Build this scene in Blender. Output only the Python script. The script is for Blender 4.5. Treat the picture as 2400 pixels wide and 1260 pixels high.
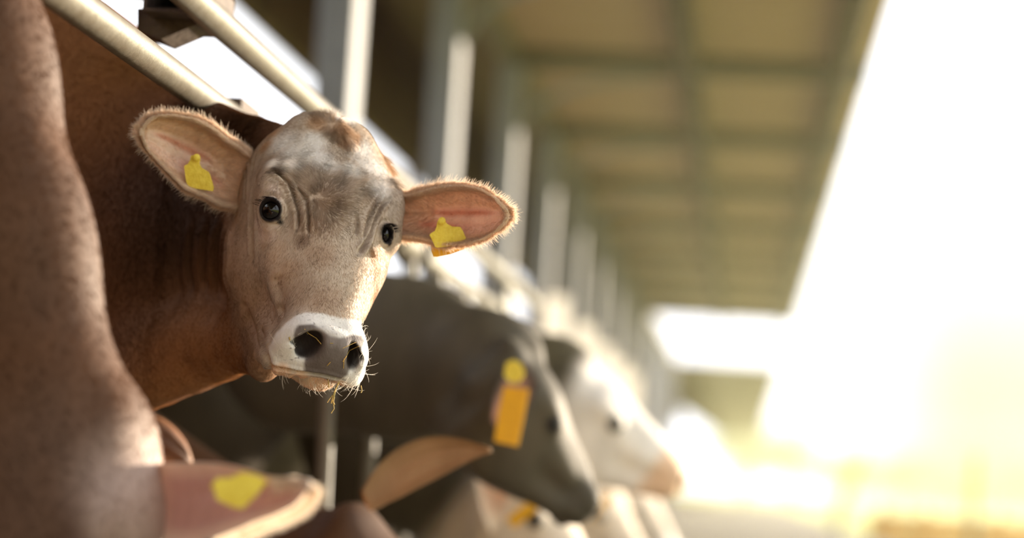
import bpy, math, random
import numpy as np
import openvdb as vdb
from mathutils import Matrix, Vector
random.seed(7); rng = np.random.default_rng(7)
for o in list(bpy.data.objects): bpy.data.objects.remove(o)
SC = bpy.context.scene
COL = SC.collection

# ------------------------------------------------------------------ camera
F = 85 / 36 * 2400
CAM = np.array([0, 0, .6])
def unit(v): v = np.asarray(v, float); return v / np.linalg.norm(v)
_Y = unit([(1745 - 1200) / F, (630 - 1150) / F, -1])      # the barn's long axis seen from the camera
_u = np.array([.055, 1, 0.]); _Z = unit(_u - _u @ _Y * _Y); _X = np.cross(_Y, _Z)
W = np.array([_X, _Y, _Z])
def at(px, py, Y):
    d = W @ np.array([(px - 1200) / F, (630 - py) / F, -1]); return d * (Y / d[1]) + CAM
def proj(P):
    c = (np.asarray(P) - CAM) @ W
    return np.stack([1200 - F * c[..., 0] / c[..., 2], 630 + F * c[..., 1] / c[..., 2]], -1)
cd = bpy.data.cameras.new('camera'); cam = bpy.data.objects.new('camera', cd); COL.objects.link(cam)
M4 = np.eye(4); M4[:3, :3] = W; M4[:3, 3] = CAM
cam.matrix_world = Matrix(M4.tolist())
cd.lens = 85; cd.sensor_width = 36; cd.clip_end = 3000; cd.clip_start = .05
cd.dof.use_dof = True; cd.dof.focus_distance = 4.42; cd.dof.aperture_fstop = 1.3; cd.dof.aperture_blades = 0
SC.camera = cam

# ------------------------------------------------------------------ light
SC.view_settings.view_transform = 'Standard'; SC.view_settings.look = 'None'
SC.view_settings.gamma = 1; SC.view_settings.use_curve_mapping = False
SC.view_settings.exposure = 0.40
SUN = unit([1, .95, .165])
sd = bpy.data.lights.new('sun', 'SUN'); sd.energy = 12; sd.angle = math.radians(.8); sd.color = (1, .85, .64)
so = bpy.data.objects.new('sun', sd); COL.objects.link(so)
so.rotation_euler = Vector(SUN.tolist()).to_track_quat('Z', 'Y').to_euler()
wd = bpy.data.worlds.new('sky'); SC.world = wd; wd.use_nodes = True
nt = wd.node_tree; nt.nodes.clear()
def N(nt, t, **k):
    n = nt.nodes.new(t)
    for a, b in k.items(): setattr(n, a, b)
    return n
tc = N(nt, 'ShaderNodeTexCoord'); sep = N(nt, 'ShaderNodeSeparateXYZ')
nt.links.new(tc.outputs['Generated'], sep.inputs[0])
# glow of the low sun: grows with the angle towards the sun's side and fades with height
mx = N(nt, 'ShaderNodeMapRange', interpolation_type='SMOOTHSTEP')
for i, v in enumerate((.0, .09, 0, 1)): mx.inputs[i + 1].default_value = v
nt.links.new(sep.outputs['X'], mx.inputs[0])
mz = N(nt, 'ShaderNodeMapRange', interpolation_type='SMOOTHSTEP')
for i, v in enumerate((.0, .20, 1, 0)): mz.inputs[i + 1].default_value = v
nt.links.new(sep.outputs['Z'], mz.inputs[0])
mm = N(nt, 'ShaderNodeMath', operation='MULTIPLY'); nt.links.new(mx.outputs[0], mm.inputs[0]); nt.links.new(mz.outputs[0], mm.inputs[1])
mc = N(nt, 'ShaderNodeMix', data_type='RGBA'); mc.inputs[6].default_value = (1.62, 1.64, 1.70, 1); mc.inputs[7].default_value = (.80, .83, .06, 1)
nt.links.new(mm.outputs[0], mc.inputs[0])
bg = N(nt, 'ShaderNodeBackground'); nt.links.new(mc.outputs[2], bg.inputs[0]); bg.inputs[1].default_value = 1.0
ow = N(nt, 'ShaderNodeOutputWorld'); nt.links.new(bg.outputs[0], ow.inputs[0])

# ------------------------------------------------------------------ materials
def lin(c): return tuple(((x / 255) / 12.92 if x / 255 <= .04045 else ((x / 255 + .055) / 1.055) ** 2.4) for x in c) + (1,)
def mat(name, rgb, rough=.6, metal=0, noise=0, nscale=20, rgb2=None, bump=0, bscale=60, stretch=None, spec=.5, trans=0):
    m = bpy.data.materials.new(name); m.use_nodes = True; t = m.node_tree; b = t.nodes['Principled BSDF']
    b.inputs['Roughness'].default_value = rough; b.inputs['Metallic'].default_value = metal
    b.inputs['Specular IOR Level'].default_value = spec
    b.inputs['Base Color'].default_value = lin(rgb)
    co = N(t, 'ShaderNodeTexCoord'); mp = N(t, 'ShaderNodeMapping'); t.links.new(co.outputs['Object'], mp.inputs[0])
    if stretch: mp.inputs['Scale'].default_value = stretch
    if rgb2:
        n = N(t, 'ShaderNodeTexNoise'); n.inputs['Scale'].default_value = nscale; n.inputs['Detail'].default_value = 5
        n.inputs['Roughness'].default_value = .6
        t.links.new(mp.outputs[0], n.inputs['Vector'])
        r = N(t, 'ShaderNodeMapRange'); r.inputs[1].default_value = .5 - .5 * (1 - noise) + .15; r.inputs[2].default_value = .5 + .5 * (1 - noise) - .15 + .01
        t.links.new(n.outputs[0], r.inputs[0])
        x = N(t, 'ShaderNodeMix', data_type='RGBA'); x.inputs[6].default_value = lin(rgb); x.inputs[7].default_value = lin(rgb2)
        t.links.new(r.outputs[0], x.inputs[0]); t.links.new(x.outputs[2], b.inputs['Base Color'])
    if bump:
        n2 = N(t, 'ShaderNodeTexNoise'); n2.inputs['Scale'].default_value = bscale; n2.inputs['Detail'].default_value = 4
        t.links.new(mp.outputs[0], n2.inputs['Vector'])
        bp = N(t, 'ShaderNodeBump'); bp.inputs['Strength'].default_value = bump; bp.inputs['Distance'].default_value = .01
        t.links.new(n2.outputs[0], bp.inputs['Height']); t.links.new(bp.outputs[0], b.inputs['Normal'])
    return m
def coat_mat(name, bump=.35, trans=0., rough=.62):
    m = bpy.data.materials.new(name); m.use_nodes = True; t = m.node_tree; b = t.nodes['Principled BSDF']
    at_ = N(t, 'ShaderNodeAttribute', attribute_name='col')
    co = N(t, 'ShaderNodeTexCoord')
    n = N(t, 'ShaderNodeTexNoise'); n.inputs['Scale'].default_value = 14; n.inputs['Detail'].default_value = 8; n.inputs['Roughness'].default_value = .7
    mp = N(t, 'ShaderNodeMapping'); mp.inputs['Scale'].default_value = (1, 1, .35); t.links.new(co.outputs['Object'], mp.inputs[0]); t.links.new(mp.outputs[0], n.inputs[0])
    r = N(t, 'ShaderNodeMapRange'); r.inputs[1].default_value = .3; r.inputs[2].default_value = .7; r.inputs[3].default_value = .80; r.inputs[4].default_value = 1.15
    t.links.new(n.outputs[0], r.inputs[0])
    v = N(t, 'ShaderNodeVectorMath', operation='SCALE'); t.links.new(at_.outputs['Color'], v.inputs[0]); t.links.new(r.outputs[0], v.inputs[3])
    t.links.new(v.outputs[0], b.inputs['Base Color'])
    b.inputs['Roughness'].default_value = rough; b.inputs['Specular IOR Level'].default_value = .25
    b.inputs['Sheen Weight'].default_value = .0; b.inputs['Sheen Roughness'].default_value = .4; b.inputs['Sheen Tint'].default_value = (1, .8, .6, 1)
    n2 = N(t, 'ShaderNodeTexNoise'); n2.inputs['Scale'].default_value = 260; n2.inputs['Detail'].default_value = 3
    t.links.new(mp.outputs[0], n2.inputs[0])
    bp = N(t, 'ShaderNodeBump'); bp.inputs['Strength'].default_value = bump; bp.inputs['Distance'].default_value = .003
    t.links.new(n2.outputs[0], bp.inputs['Height']); t.links.new(bp.outputs[0], b.inputs['Normal'])
    if trans:
        tr = N(t, 'ShaderNodeBsdfTranslucent'); vc = N(t, 'ShaderNodeVectorMath', operation='MULTIPLY')
        t.links.new(at_.outputs['Color'], vc.inputs[0]); vc.inputs[1].default_value = (1.15, .72, .52)
        t.links.new(vc.outputs[0], tr.inputs[0])
        ms = N(t, 'ShaderNodeMixShader'); ms.inputs[0].default_value = trans
        t.links.new(b.outputs[0], ms.inputs[1]); t.links.new(tr.outputs[0], ms.inputs[2])
        t.links.new(ms.outputs[0], t.nodes['Material Output'].inputs[0])
    return m
def hair_mat(name, trans=.5):
    m = bpy.data.materials.new(name); m.use_nodes = True; t = m.node_tree; b = t.nodes['Principled BSDF']
    at_ = N(t, 'ShaderNodeAttribute', attribute_name='col'); t.links.new(at_.outputs['Color'], b.inputs['Base Color'])
    b.inputs['Roughness'].default_value = .6; b.inputs['Specular IOR Level'].default_value = .15
    tr = N(t, 'ShaderNodeBsdfTranslucent'); t.links.new(at_.outputs['Color'], tr.inputs[0])
    ms = N(t, 'ShaderNodeMixShader'); ms.inputs[0].default_value = trans
    t.links.new(b.outputs[0], ms.inputs[1]); t.links.new(tr.outputs[0], ms.inputs[2])
    t.links.new(ms.outputs[0], t.nodes['Material Output'].inputs[0])
    return m
M_COAT = coat_mat('short_coat'); M_EAR = coat_mat('ear_skin', bump=.2, trans=.16); M_HAIR = hair_mat('hair')
M_GALV = mat('galvanised_steel', (136, 139, 148), .5, 0, noise=.3, nscale=9, rgb2=(122, 124, 133), bump=.08, bscale=30)
M_PIPE = mat('worn_galvanised_pipe', (112, 106, 96), .42, .0, noise=.25, nscale=22, rgb2=(92, 83, 70), bump=.12, bscale=70, spec=.6)
M_RUST = mat('rusty_bracket_steel', (88, 72, 62), .75, 0, noise=.4, nscale=25, rgb2=(58, 42, 34), bump=.4, bscale=60)
M_DARK = mat('dark_inside', (22, 18, 16), .9)
M_TAG = mat('yellow_tag_plastic', (246, 224, 84), .5, noise=.3, nscale=60, rgb2=(226, 196, 60), bump=.3, bscale=130)
M_TAGO = mat('orange_tag_plastic', (236, 176, 14), .45, noise=.4, nscale=40, rgb2=(222, 160, 10), bump=.1)
M_INK = mat('tag_ink', (120, 112, 60), .6)
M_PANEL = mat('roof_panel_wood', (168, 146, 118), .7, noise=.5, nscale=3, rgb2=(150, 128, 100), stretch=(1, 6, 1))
M_BEAM = mat('roof_timber', (66, 54, 34), .8, noise=.5, nscale=5, rgb2=(50, 40, 26))
M_RAFT = mat('roof_steel', (98, 94, 76), .6)
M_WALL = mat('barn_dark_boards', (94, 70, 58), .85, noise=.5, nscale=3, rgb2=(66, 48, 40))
M_FLOOR = mat('alley_concrete', (128, 118, 103), .8, noise=.5, nscale=2, rgb2=(110, 100, 88), bump=.2)
M_GRASS = mat('meadow', (150, 160, 70), .9, noise=.5, nscale=.3, rgb2=(190, 180, 90))
M_STRAW = mat('straw', (214, 170, 92), .6, noise=.4, nscale=80, rgb2=(150, 132, 60))

M_SHEET = bpy.data.materials.new('white_plastic_sheet'); M_SHEET.use_nodes = True
_t = M_SHEET.node_tree; _tr = N(_t, 'ShaderNodeBsdfTranslucent'); _tr.inputs[0].default_value = (.9, .88, .84, 1); _ms = N(_t, 'ShaderNodeMixShader'); _ms.inputs[0].default_value = .6
_t.nodes['Principled BSDF'].inputs['Base Color'].default_value = (.85, .85, .83, 1)
_t.links.new(_t.nodes['Principled BSDF'].outputs[0], _ms.inputs[1]); _t.links.new(_tr.outputs[0], _ms.inputs[2]); _t.links.new(_ms.outputs[0], _t.nodes['Material Output'].inputs[0])

# ------------------------------------------------------------------ object helpers
def link(name, me, m=None, parent=None):
    o = bpy.data.objects.new(name, me); COL.objects.link(o)
    if m is not None and hasattr(me, 'materials'):
        for x in (m if isinstance(m, (list, tuple)) else [m]): me.materials.append(x)
    if parent is not None:
        o.parent = parent
        o.matrix_parent_inverse = Matrix.Translation(-parent.location) if parent.parent is None else Matrix.Identity(4)
    return o
def tag(o, label=None, cat=None, group=None, kind=None):
    if label: o['label'] = label
    if cat: o['category'] = cat
    if group: o['group'] = group
    if kind: o['kind'] = kind
    return o
def empty(name, loc, label, cat, group=None):
    o = bpy.data.objects.new(name, None); COL.objects.link(o); o.location = [float(x) for x in loc]
    o.empty_display_size = .1
    return tag(o, label, cat, group)
def rawmesh(name, v, f, smooth=True):
    me = bpy.data.meshes.new(name)
    v = np.asarray(v, np.float32)
    if isinstance(f, np.ndarray):
        nf, k = f.shape
        me.vertices.add(len(v)); me.vertices.foreach_set('co', v.ravel())
        me.loops.add(nf * k); me.loops.foreach_set('vertex_index', f.ravel().astype(np.int32))
        me.polygons.add(nf); me.polygons.foreach_set('loop_start', (np.arange(nf) * k).astype(np.int32))
        me.update(calc_edges=True)
    else:
        me.from_pydata([tuple(map(float, p)) for p in v], [], [tuple(map(int, q)) for q in f]); me.update()
    me.polygons.foreach_set('use_smooth', np.full(len(me.polygons), smooth))
    return me
def setcol(me, c):
    a = me.color_attributes.new('col', 'FLOAT_COLOR', 'POINT')
    a.data.foreach_set('color', np.c_[c, np.ones(len(c))].astype(np.float32).ravel())
class MB:
    def __init__(s): s.v = []; s.f = []; s.n = 0
    def add(s, v, f):
        s.v.append(np.asarray(v, float)); s.f += [tuple(i + s.n for i in q) for q in f]; s.n += len(v)
    def obox(s, c, ax, h, bev=0.0):
        ax = np.array([unit(a) for a in ax]); h = np.array(h, float)
        b = min(bev, h.min() * .49)
        pts = []; 
        if b <= 0:
            for z in (-1, 1):
                for x, y in ((-1, -1), (1, -1), (1, 1), (-1, 1)): pts.append(np.array([x, y, z]) * h)
            f = [(0, 3, 2, 1), (4, 5, 6, 7), (0, 1, 5, 4), (1, 2, 6, 5), (2, 3, 7, 6), (3, 0, 4, 7)]
        else:
            for sc, z in ((1, -1), (0, -1), (0, 1), (1, 1)):
                hx = h[0] - b * sc; hy = h[1] - b * sc; zz = z * (h[2] - (0 if sc else b))
                for x, y in ((-hx + b, -hy), (hx - b, -hy), (hx, -hy + b), (hx, hy - b), (hx - b, hy), (-hx + b, hy), (-hx, hy - b), (-hx, -hy + b)): pts.append(np.array([x, y, zz]))
            f = [tuple(range(7, -1, -1)), tuple(range(24, 32))]
            for k in range(3):
                for i in range(8): j = (i + 1) % 8; f.append((k * 8 + i, k * 8 + j, k * 8 + 8 + j, k * 8 + 8 + i))
        s.add(np.array(pts) @ ax + np.asarray(c, float), f)
    def box(s, lo, hi, bev=0.0):
        lo = np.array(lo, float); hi = np.array(hi, float); s.obox((lo + hi) / 2, np.eye(3), (hi - lo) / 2, bev)
    def beam(s, a, b, w, h, bev=0.0, up=(0, 0, 1)):
        a = np.array(a, float); b = np.array(b, float); d = unit(b - a); sx = unit(np.cross(up, d)); u = np.cross(d, sx)
        s.obox((a + b) / 2, (sx, u, d), (w / 2, h / 2, np.linalg.norm(b - a) / 2), bev)
    def tube(s, pts, r, n=16, cap=True, hollow=0):
        pts = [np.array(p, float) for p in pts]; m = len(pts)
        rr = list(r) if hasattr(r, '__len__') else [r] * m
        d0 = unit(pts[1] - pts[0]); ref = unit(np.cross(d0, [0.3, 0.2, 1]) if abs(d0[2]) < .95 else np.cross(d0, [1, 0, 0.1]))
        V = []
        for i, p in enumerate(pts):
            d = unit((pts[min(i + 1, m - 1)] - pts[max(i - 1, 0)])); ref = unit(ref - ref @ d * d); u = np.cross(d, ref)
            for k in range(n):
                a = 2 * math.pi * k / n; V.append(p + rr[i] * (math.cos(a) * ref + math.sin(a) * u))
        f = [(i * n + k, i * n + (k + 1) % n, (i + 1) * n + (k + 1) % n, (i + 1) * n + k) for i in range(m - 1) for k in range(n)]
        if cap: f += [tuple(range(n - 1, -1, -1)), tuple(range((m - 1) * n, m * n))]
        s.add(V, f)
    def build(s, name, m, parent=None, smooth=False):
        me = rawmesh(name, np.concatenate(s.v), s.f, smooth)
        if smooth: 
            try: me.set_sharp_from_angle(angle=math.radians(38))
            except Exception: pass
        return link(name, me, m, parent)

# ------------------------------------------------------------------ implicit modelling of the animals
def smin(a, b, k):
    h = np.clip(.5 + .5 * (b - a) / k, 0, 1); return b + (a - b) * h - k * h * (1 - h)
def smax(a, b, k): return -smin(-a, -b, k)
def ell(P, c, r, R=None):
    q = P - np.asarray(c, np.float32)
    if R is not None: q = q @ np.asarray(R, np.float32)
    r = np.asarray(r, np.float32)
    k0 = np.sqrt(((q / r) ** 2).sum(-1)); k1 = np.sqrt(((q / r ** 2) ** 2).sum(-1)) + 1e-6
    return k0 * (k0 - 1) / k1
def cone(P, a, b, ra, rb):
    a = np.asarray(a, np.float32); b = np.asarray(b, np.float32); ba = b - a
    t = np.clip(((P - a) @ ba) / (ba @ ba), 0, 1)
    return np.sqrt(((P - a - t[:, None] * ba) ** 2).sum(-1)) - (ra + (rb - ra) * t)
def flat_cone(P, a, b, ra, rb, side, s):
    """a rounded cone squeezed by the factor s along the direction side"""
    side = unit(side).astype(np.float32); a = np.asarray(a, np.float32); b = np.asarray(b, np.float32)
    ba = b - a; ba_ = ba - (ba @ side) * side
    q = P - a; t = np.clip((q @ ba_) / (ba_ @ ba_), 0, 1)
    e = q - t[:, None] * ba; l = e @ side
    e2 = e + (l * (1 / s - 1))[:, None] * side
    r = ra + (rb - ra) * t; n = np.sqrt((e2 ** 2).sum(-1))
    return (n - r) * (.5 + .5 * s)
ST = np.array([  # y, top, bottom, half width, width of the jaw side
    [-.235, .0, -.13, .085, .9], [-.20, .035, -.155, .122, .92], [-.15, .058, -.18, .138, .92], [-.09, .070, -.205, .142, .90],
    [-.03, .068, -.245, .134, .92], [.03, .058, -.245, .120, .92], [.09, .046, -.228, .103, .88], [.15, .034, -.195, .086, .84],
    [.20, .022, -.152, .080, .82], [.245, .006, -.135, .080, .85], [.285, -.014, -.118, .070, .85], [.305, -.035, -.095, .048, .9]])
def head_field(L):
    x, y, z = L[:, 0], L[:, 1], L[:, 2]; ax = np.abs(x)
    yy = np.clip(y, ST[0, 0], ST[-1, 0])
    I = lambda k: np.interp(yy, SY, SS[:, k]).astype(np.float32)
    t, b, w, j = I(1), I(2), I(3), I(4)
    c = (t + b) / 2; h = (t - b) / 2; s = np.clip((z - b) / (t - b), 0, 1)
    s = s * s * (3 - 2 * s)
    ww = w * (j + (1 - j) * s)
    p = 2.4
    q = ((ax / ww) ** p + (np.abs(z - c) / h) ** p) ** (1 / p)
    d = (q - 1) * np.minimum(ww, h)
    d = smax(d, np.abs(y - (ST[0, 0] + ST[-1, 0]) / 2) - (ST[-1, 0] - ST[0, 0]) / 2, .035)
    A = np.stack([ax, y, z], 1)
    d = smin(d, ell(A, (.104, -.045, .022), (.030, .045, .024)), .045)     # brows
    d = smin(d, ell(A, (.0, -.205, .035), (.070, .045, .030)), .06)        # poll
    d = smin(d, ell(A, (.100, -.02, -.165), (.028, .105, .075)), .06)      # masseter
    d = smin(d, ell(A, (.083, .06, -.045), (.018, .10, .020)), .05)        # facial crest
    d = smin(d, ell(A, (.052, .255, -.042), (.036, .042, .042)), .03)      # nostril wings
    d = smin(d, ell(A, (.044, .255, -.090), (.045, .045, .030)), .025)     # upper lips
    d = smin(d, ell(A, (.0, .280, -.055), (.045, .032, .042)), .025)       # nose pad
    d = smin(d, cone(A, (.064, .07, -.165), (.056, .205, -.120), .036, .034), .03)
    d = smin(d, ell(A, (.0, .240, -.130), (.050, .050, .020)), .012)       # chin
    d = smax(d, -ell(A, (.098, .035, .060), (.020, .06, .010)), .03)       # hollow beside the bridge
    d = smin(d, ell(A, (.108, .002, .002), (.025, .034, .030)), .02)       # lid bulge
    R = np.array([[.80, -.6, 0], [.6, .80, 0], [0, 0, 1]])
    d = smax(d, -ell(A, (.044, .292, -.040), (.0135, .024, .028), R), .010) # nostril
    d = smax(d, -ell(A, (.062, .284, -.032), (.007, .020, .008), R), .008)
    return d
_u = np.linspace(ST[0, 0], ST[-1, 0], 160)
SS = np.stack([np.interp(_u, ST[:, 0], ST[:, k]) for k in range(5)], 1); SY = _u
for _ in range(30): SS[1:-1, 1:] = .25 * SS[:-2, 1:] + .5 * SS[1:-1, 1:] + .25 * SS[2:, 1:]
def mesh_field(f, lo, hi, h, T=None):
    """surface of the field f on a grid in local axes; T maps local points to world. f takes local points."""
    lo = np.array(lo, float); hi = np.array(hi, float); n = np.ceil((hi - lo) / h / 4).astype(int) * 4 + 1
    cn = (n - 1) // 4 + 1
    g = np.stack(np.meshgrid(*[lo[i] + np.arange(cn[i]) * h * 4 for i in range(3)], indexing='ij'), -1).reshape(-1, 3).astype(np.float32)
    cv = f(g).reshape(cn)
    out = np.repeat(np.repeat(np.repeat(cv, 4, 0), 4, 1), 4, 2)
    # nearest coarse sample for each fine one
    idx = [np.clip(np.round(np.arange(n[i]) / 4).astype(int), 0, cn[i] - 1) for i in range(3)]
    out = cv[np.ix_(*idx)].astype(np.float32)
    m = np.abs(out) < h * 10
    ii = np.argwhere(m)
    P = (lo + ii * h).astype(np.float32); vals = np.empty(len(P), np.float32)
    for k in range(0, len(P), 400000): vals[k:k + 400000] = f(P[k:k + 400000])
    out[m] = vals
    g = vdb.FloatGrid(); g.copyFromArray(out)
    v, q = g.convertToQuads(isovalue=0.0)
    v = v * h + lo
    q = np.asarray(q).astype(np.int64)
    a = v[q[:, 2]] - v[q[:, 0]]; b = v[q[:, 3]] - v[q[:, 1]]; nn = np.cross(a, b); mid = v[q].mean(1)
    step = (mid + nn / (np.linalg.norm(nn, axis=1, keepdims=True) + 1e-9) * h).astype(np.float32)
    if (f(step[::50]) < 0).mean() > .5: q = q[:, ::-1]
    return v, q

def rot3(a, b, c):
    ca, sa, cb, sb, cc, sc = np.cos(a), np.sin(a), np.cos(b), np.sin(b), np.cos(c), np.sin(c)
    return np.array([[cc, -sc, 0], [sc, cc, 0], [0, 0, 1]]) @ np.array([[cb, 0, sb], [0, 1, 0], [-sb, 0, cb]]) @ np.array([[1, 0, 0], [0, ca, -sa], [0, sa, ca]])
HB = np.array([[-1, 0, 0], [0, 0, -1], [0, -1, 0.]]).T
HM = HB @ rot3(.700, -.4665, -.0993); HO = np.array([-.809, 4.5, 1.0525]); HS = 1.056
def h2w(p): return HO + HS * (np.asarray(p, float) @ HM.T)
def body_legs(P, d, bx, z0, gr):
    """barrel, rump and legs of a standing animal that faces +X; bx = shoulder x, y centre in gr"""
    return d
def main_field(P):
    P = np.asarray(P, np.float32)
    L = ((P - HO) @ HM / HS).astype(np.float32)
    d = head_field(L) * HS
    d = smin(d, cone(P, h2w((.060, .05, -.235)), h2w((.052, .165, -.205)), .052, .040), .04)
    n0 = h2w((.05, -.10, -.13)); yv = (0.1, 1, 0)
    n1 = at(475, 600, 4.95); n2 = at(290, 595, 5.05); n3 = at(50, 500, 5.2); n4 = at(-250, 440, 5.35)
    neck = flat_cone(P, n0, n1, .12, .225, yv, .75)
    neck = smin(neck, flat_cone(P, n1, n2, .235, .325, yv, .62), .08)
    neck = smin(neck, flat_cone(P, n2, n3, .325, .48, yv, .62), .08)
    neck = smin(neck, flat_cone(P, n3, n4, .48, .56, yv, .62), .08)
    neck = smin(neck, cone(P, at(640, 345, 4.72), at(500, 325, 4.85), .050, .066), .05)
    neck = smin(neck, cone(P, at(500, 340, 4.85), at(400, 300, 5.0), .065, .08), .06)
    # throat: flesh between the jaws and the fold that hangs under it
    neck = smin(neck, cone(P, at(600, 805, 4.60), at(500, 800, 4.76), .055, .065), .08)
    neck = smin(neck, cone(P, at(500, 800, 4.76), at(360, 850, 4.86), .065, .090), .08)
    neck = smin(neck, cone(P, at(430, 868, 4.78), at(320, 915, 4.80), .035, .045), .05)
    d = smin(d, neck, .045)
    # barrel, rump and legs behind the fence
    s1 = np.array([-1.95, 5.35, .98]); s2 = np.array([-3.2, 5.45, .98])
    b = flat_cone(P, s1, s2, .50, .50, (0, 1, 0), .78); d = smin(d, b, .12)
    for sx, sy in ((-1.95, -.16), (-1.95, .2), (-3.3, -.18), (-3.3, .22)):
        d = smin(d, cone(P, (sx, 5.4 + sy, .7), (sx + .03, 5.4 + sy, .36), .14, .075), .08)
        d = smin(d, cone(P, (sx + .03, 5.4 + sy, .36), (sx, 5.4 + sy, .06), .06, .055), .03)
        d = smin(d, ell(P, (sx + .03, 5.4 + sy, .04), (.08, .065, .05)), .02)
    return d
class Sheet:
    """finds the visible surface point under a place of the photograph, and paints or presses the surface near such points"""
    def __init__(s, V, Nrm):
        s.V = V; s.N = Nrm; s.px = proj(V); dcam = V - CAM; s.front = (Nrm * dcam).sum(1) < 0
        s.depth = np.linalg.norm(dcam, axis=1); s.fi = np.flatnonzero(s.front)
    def p(s, px, py):
        d2 = ((s.px[s.fi] - (px, py)) ** 2).sum(1); k = np.argpartition(d2, 12)[:12]
        k = k[d2[k] < max(d2[k].min() * 4, 64)]
        i = s.fi[k[np.argmin(s.depth[s.fi[k]])]]; return s.V[i]
    def line(s, pts, step=6):
        out = []
        for (a, b), (c, e) in zip(pts[:-1], pts[1:]):
            n = max(1, int(math.hypot(c - a, e - b) / step))
            out += [(a + (c - a) * k / n, b + (e - b) * k / n) for k in range(n)]
        out.append(pts[-1]); L = np.array([s.p(*q) for q in out])
        for _ in range(4):
            if len(L) > 2: L[1:-1] = .25 * L[:-2] + .5 * L[1:-1] + .25 * L[2:]
        return L
def dist_line(V, L, rmax):
    """distance of each vertex to a polyline of points, and how far along it lies"""
    lo = L.min(0) - rmax; hi = L.max(0) + rmax; m = np.flatnonzero(((V > lo) & (V < hi)).all(1))
    D = np.full(len(V), 9.0); T = np.zeros(len(V))
    if len(L) == 1: D[m] = np.linalg.norm(V[m] - L[0], axis=1); return D, T
    best = np.full(len(m), 9.0); bt = np.zeros(len(m))
    for i in range(len(L) - 1):
        a, b = L[i], L[i + 1]; ba = b - a; q = (ba @ ba) + 1e-12
        t = np.clip((V[m] - a) @ ba / q, 0, 1); e = np.linalg.norm(V[m] - a - t[:, None] * ba, axis=1)
        k = e < best; best[k] = e[k]; bt[k] = (i + t[k]) / (len(L) - 1)
    D[m] = best; T[m] = bt; return D, T
def vnormals(V, Q):
    a = V[Q[:, 2]] - V[Q[:, 0]]; b = V[Q[:, 3]] - V[Q[:, 1]]; n = np.cross(a, b)
    out = np.zeros_like(V)
    for k in range(4):
        for c in range(3): out[:, c] += np.bincount(Q[:, k], n[:, c], len(V))
    return out / (np.linalg.norm(out, axis=1, keepdims=True) + 1e-12)
def relax(V, Q, it=3, lam=.5):
    E = np.concatenate([Q[:, [0, 1]], Q[:, [1, 2]], Q[:, [2, 3]], Q[:, [3, 0]]]); E = np.concatenate([E, E[:, ::-1]])
    cnt = np.bincount(E[:, 0], minlength=len(V))[:, None] + 1e-9
    for _ in range(it):
        s = np.stack([np.bincount(E[:, 0], V[E[:, 1], c], len(V)) for c in range(3)], 1)
        V = V + lam * (s / cnt - V) * (cnt > 2.5)
    return V
def compact(V, Q):
    u = np.unique(Q); mp = np.full(len(V), -1); mp[u] = np.arange(len(u)); return V[u], mp[Q]
def fbm(V, s, seed, oct=4):
    """cheap smooth noise from sums of rotated sine waves"""
    r = np.random.default_rng(seed); out = np.zeros(len(V)); a = 1.; tot = 0
    for o in range(oct):
        for _ in range(5):
            k = r.normal(size=3); k *= s * (2 ** o) / np.linalg.norm(k) * r.uniform(.7, 1.3); out += a * np.sin(V @ k + r.uniform(0, 6.28)) / 5 ** .5
        tot += a; a *= .55
    return out / tot
def ramp(x, a, b): t = np.clip((x - a) / (b - a), 0, 1); return t * t * (3 - 2 * t)
def L3(*c): return np.array(lin(c)[:3])
def blend(c, m, rgb): return c * (1 - m[:, None]) + np.asarray(rgb) * m[:, None]

def poly_mask(px, poly, soft=3.):
    """1 inside a polygon, soft at its edge"""
    poly = np.array(poly, float); lo = poly.min(0) - 20; hi = poly.max(0) + 20
    m = np.flatnonzero(((px > lo) & (px < hi)).all(1)); p = px[m]; ins = np.zeros(len(m), bool); dm = np.full(len(m), 1e9)
    for i in range(len(poly)):
        a, b = poly[i], poly[(i + 1) % len(poly)]; ba = b - a
        t = np.clip(((p - a) @ ba) / (ba @ ba), 0, 1); dm = np.minimum(dm, np.linalg.norm(p - a - t[:, None] * ba, axis=1))
        c = ((a[1] > p[:, 1]) != (b[1] > p[:, 1])) & (p[:, 0] < (b[0] - a[0]) * (p[:, 1] - a[1]) / (b[1] - a[1] + 1e-9) + a[0]); ins ^= c
    out = np.zeros(len(px)); out[m] = ramp(np.where(ins, dm, -dm), -soft, soft); return out

def warp(V, ctl, R, zone=None):
    """smooth reshaping: moves points near each control point sideways by the given amounts (pixel-sized units at that depth)"""
    c = np.array([(a, b) for a, b, _, _ in ctl], float); dv = np.array([(e, f) for _, _, e, f in ctl], float)
    K = lambda A, B: np.exp(-((A[:, None] - B[None]) ** 2).sum(-1) / (2 * R * R))
    w = np.linalg.solve(K(c, c) + 1e-3 * np.eye(len(c)), dv)
    px = proj(V); m = np.flatnonzero((px[:, 0] > c[:, 0].min() - 3 * R) & (px[:, 0] < c[:, 0].max() + 3 * R) & (px[:, 1] > c[:, 1].min() - 3 * R) & (px[:, 1] < c[:, 1].max() + 3 * R))
    s = K(px[m], c) @ w
    if zone is not None: s *= zone(V[m])[:, None]
    d = (V[m] - CAM) @ W; dep = -d[:, 2]
    off = np.stack([s[:, 0] * dep / F, -s[:, 1] * dep / F, np.zeros(len(m))], 1) @ W.T
    V = V.copy(); V[m] += off; return V
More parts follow.
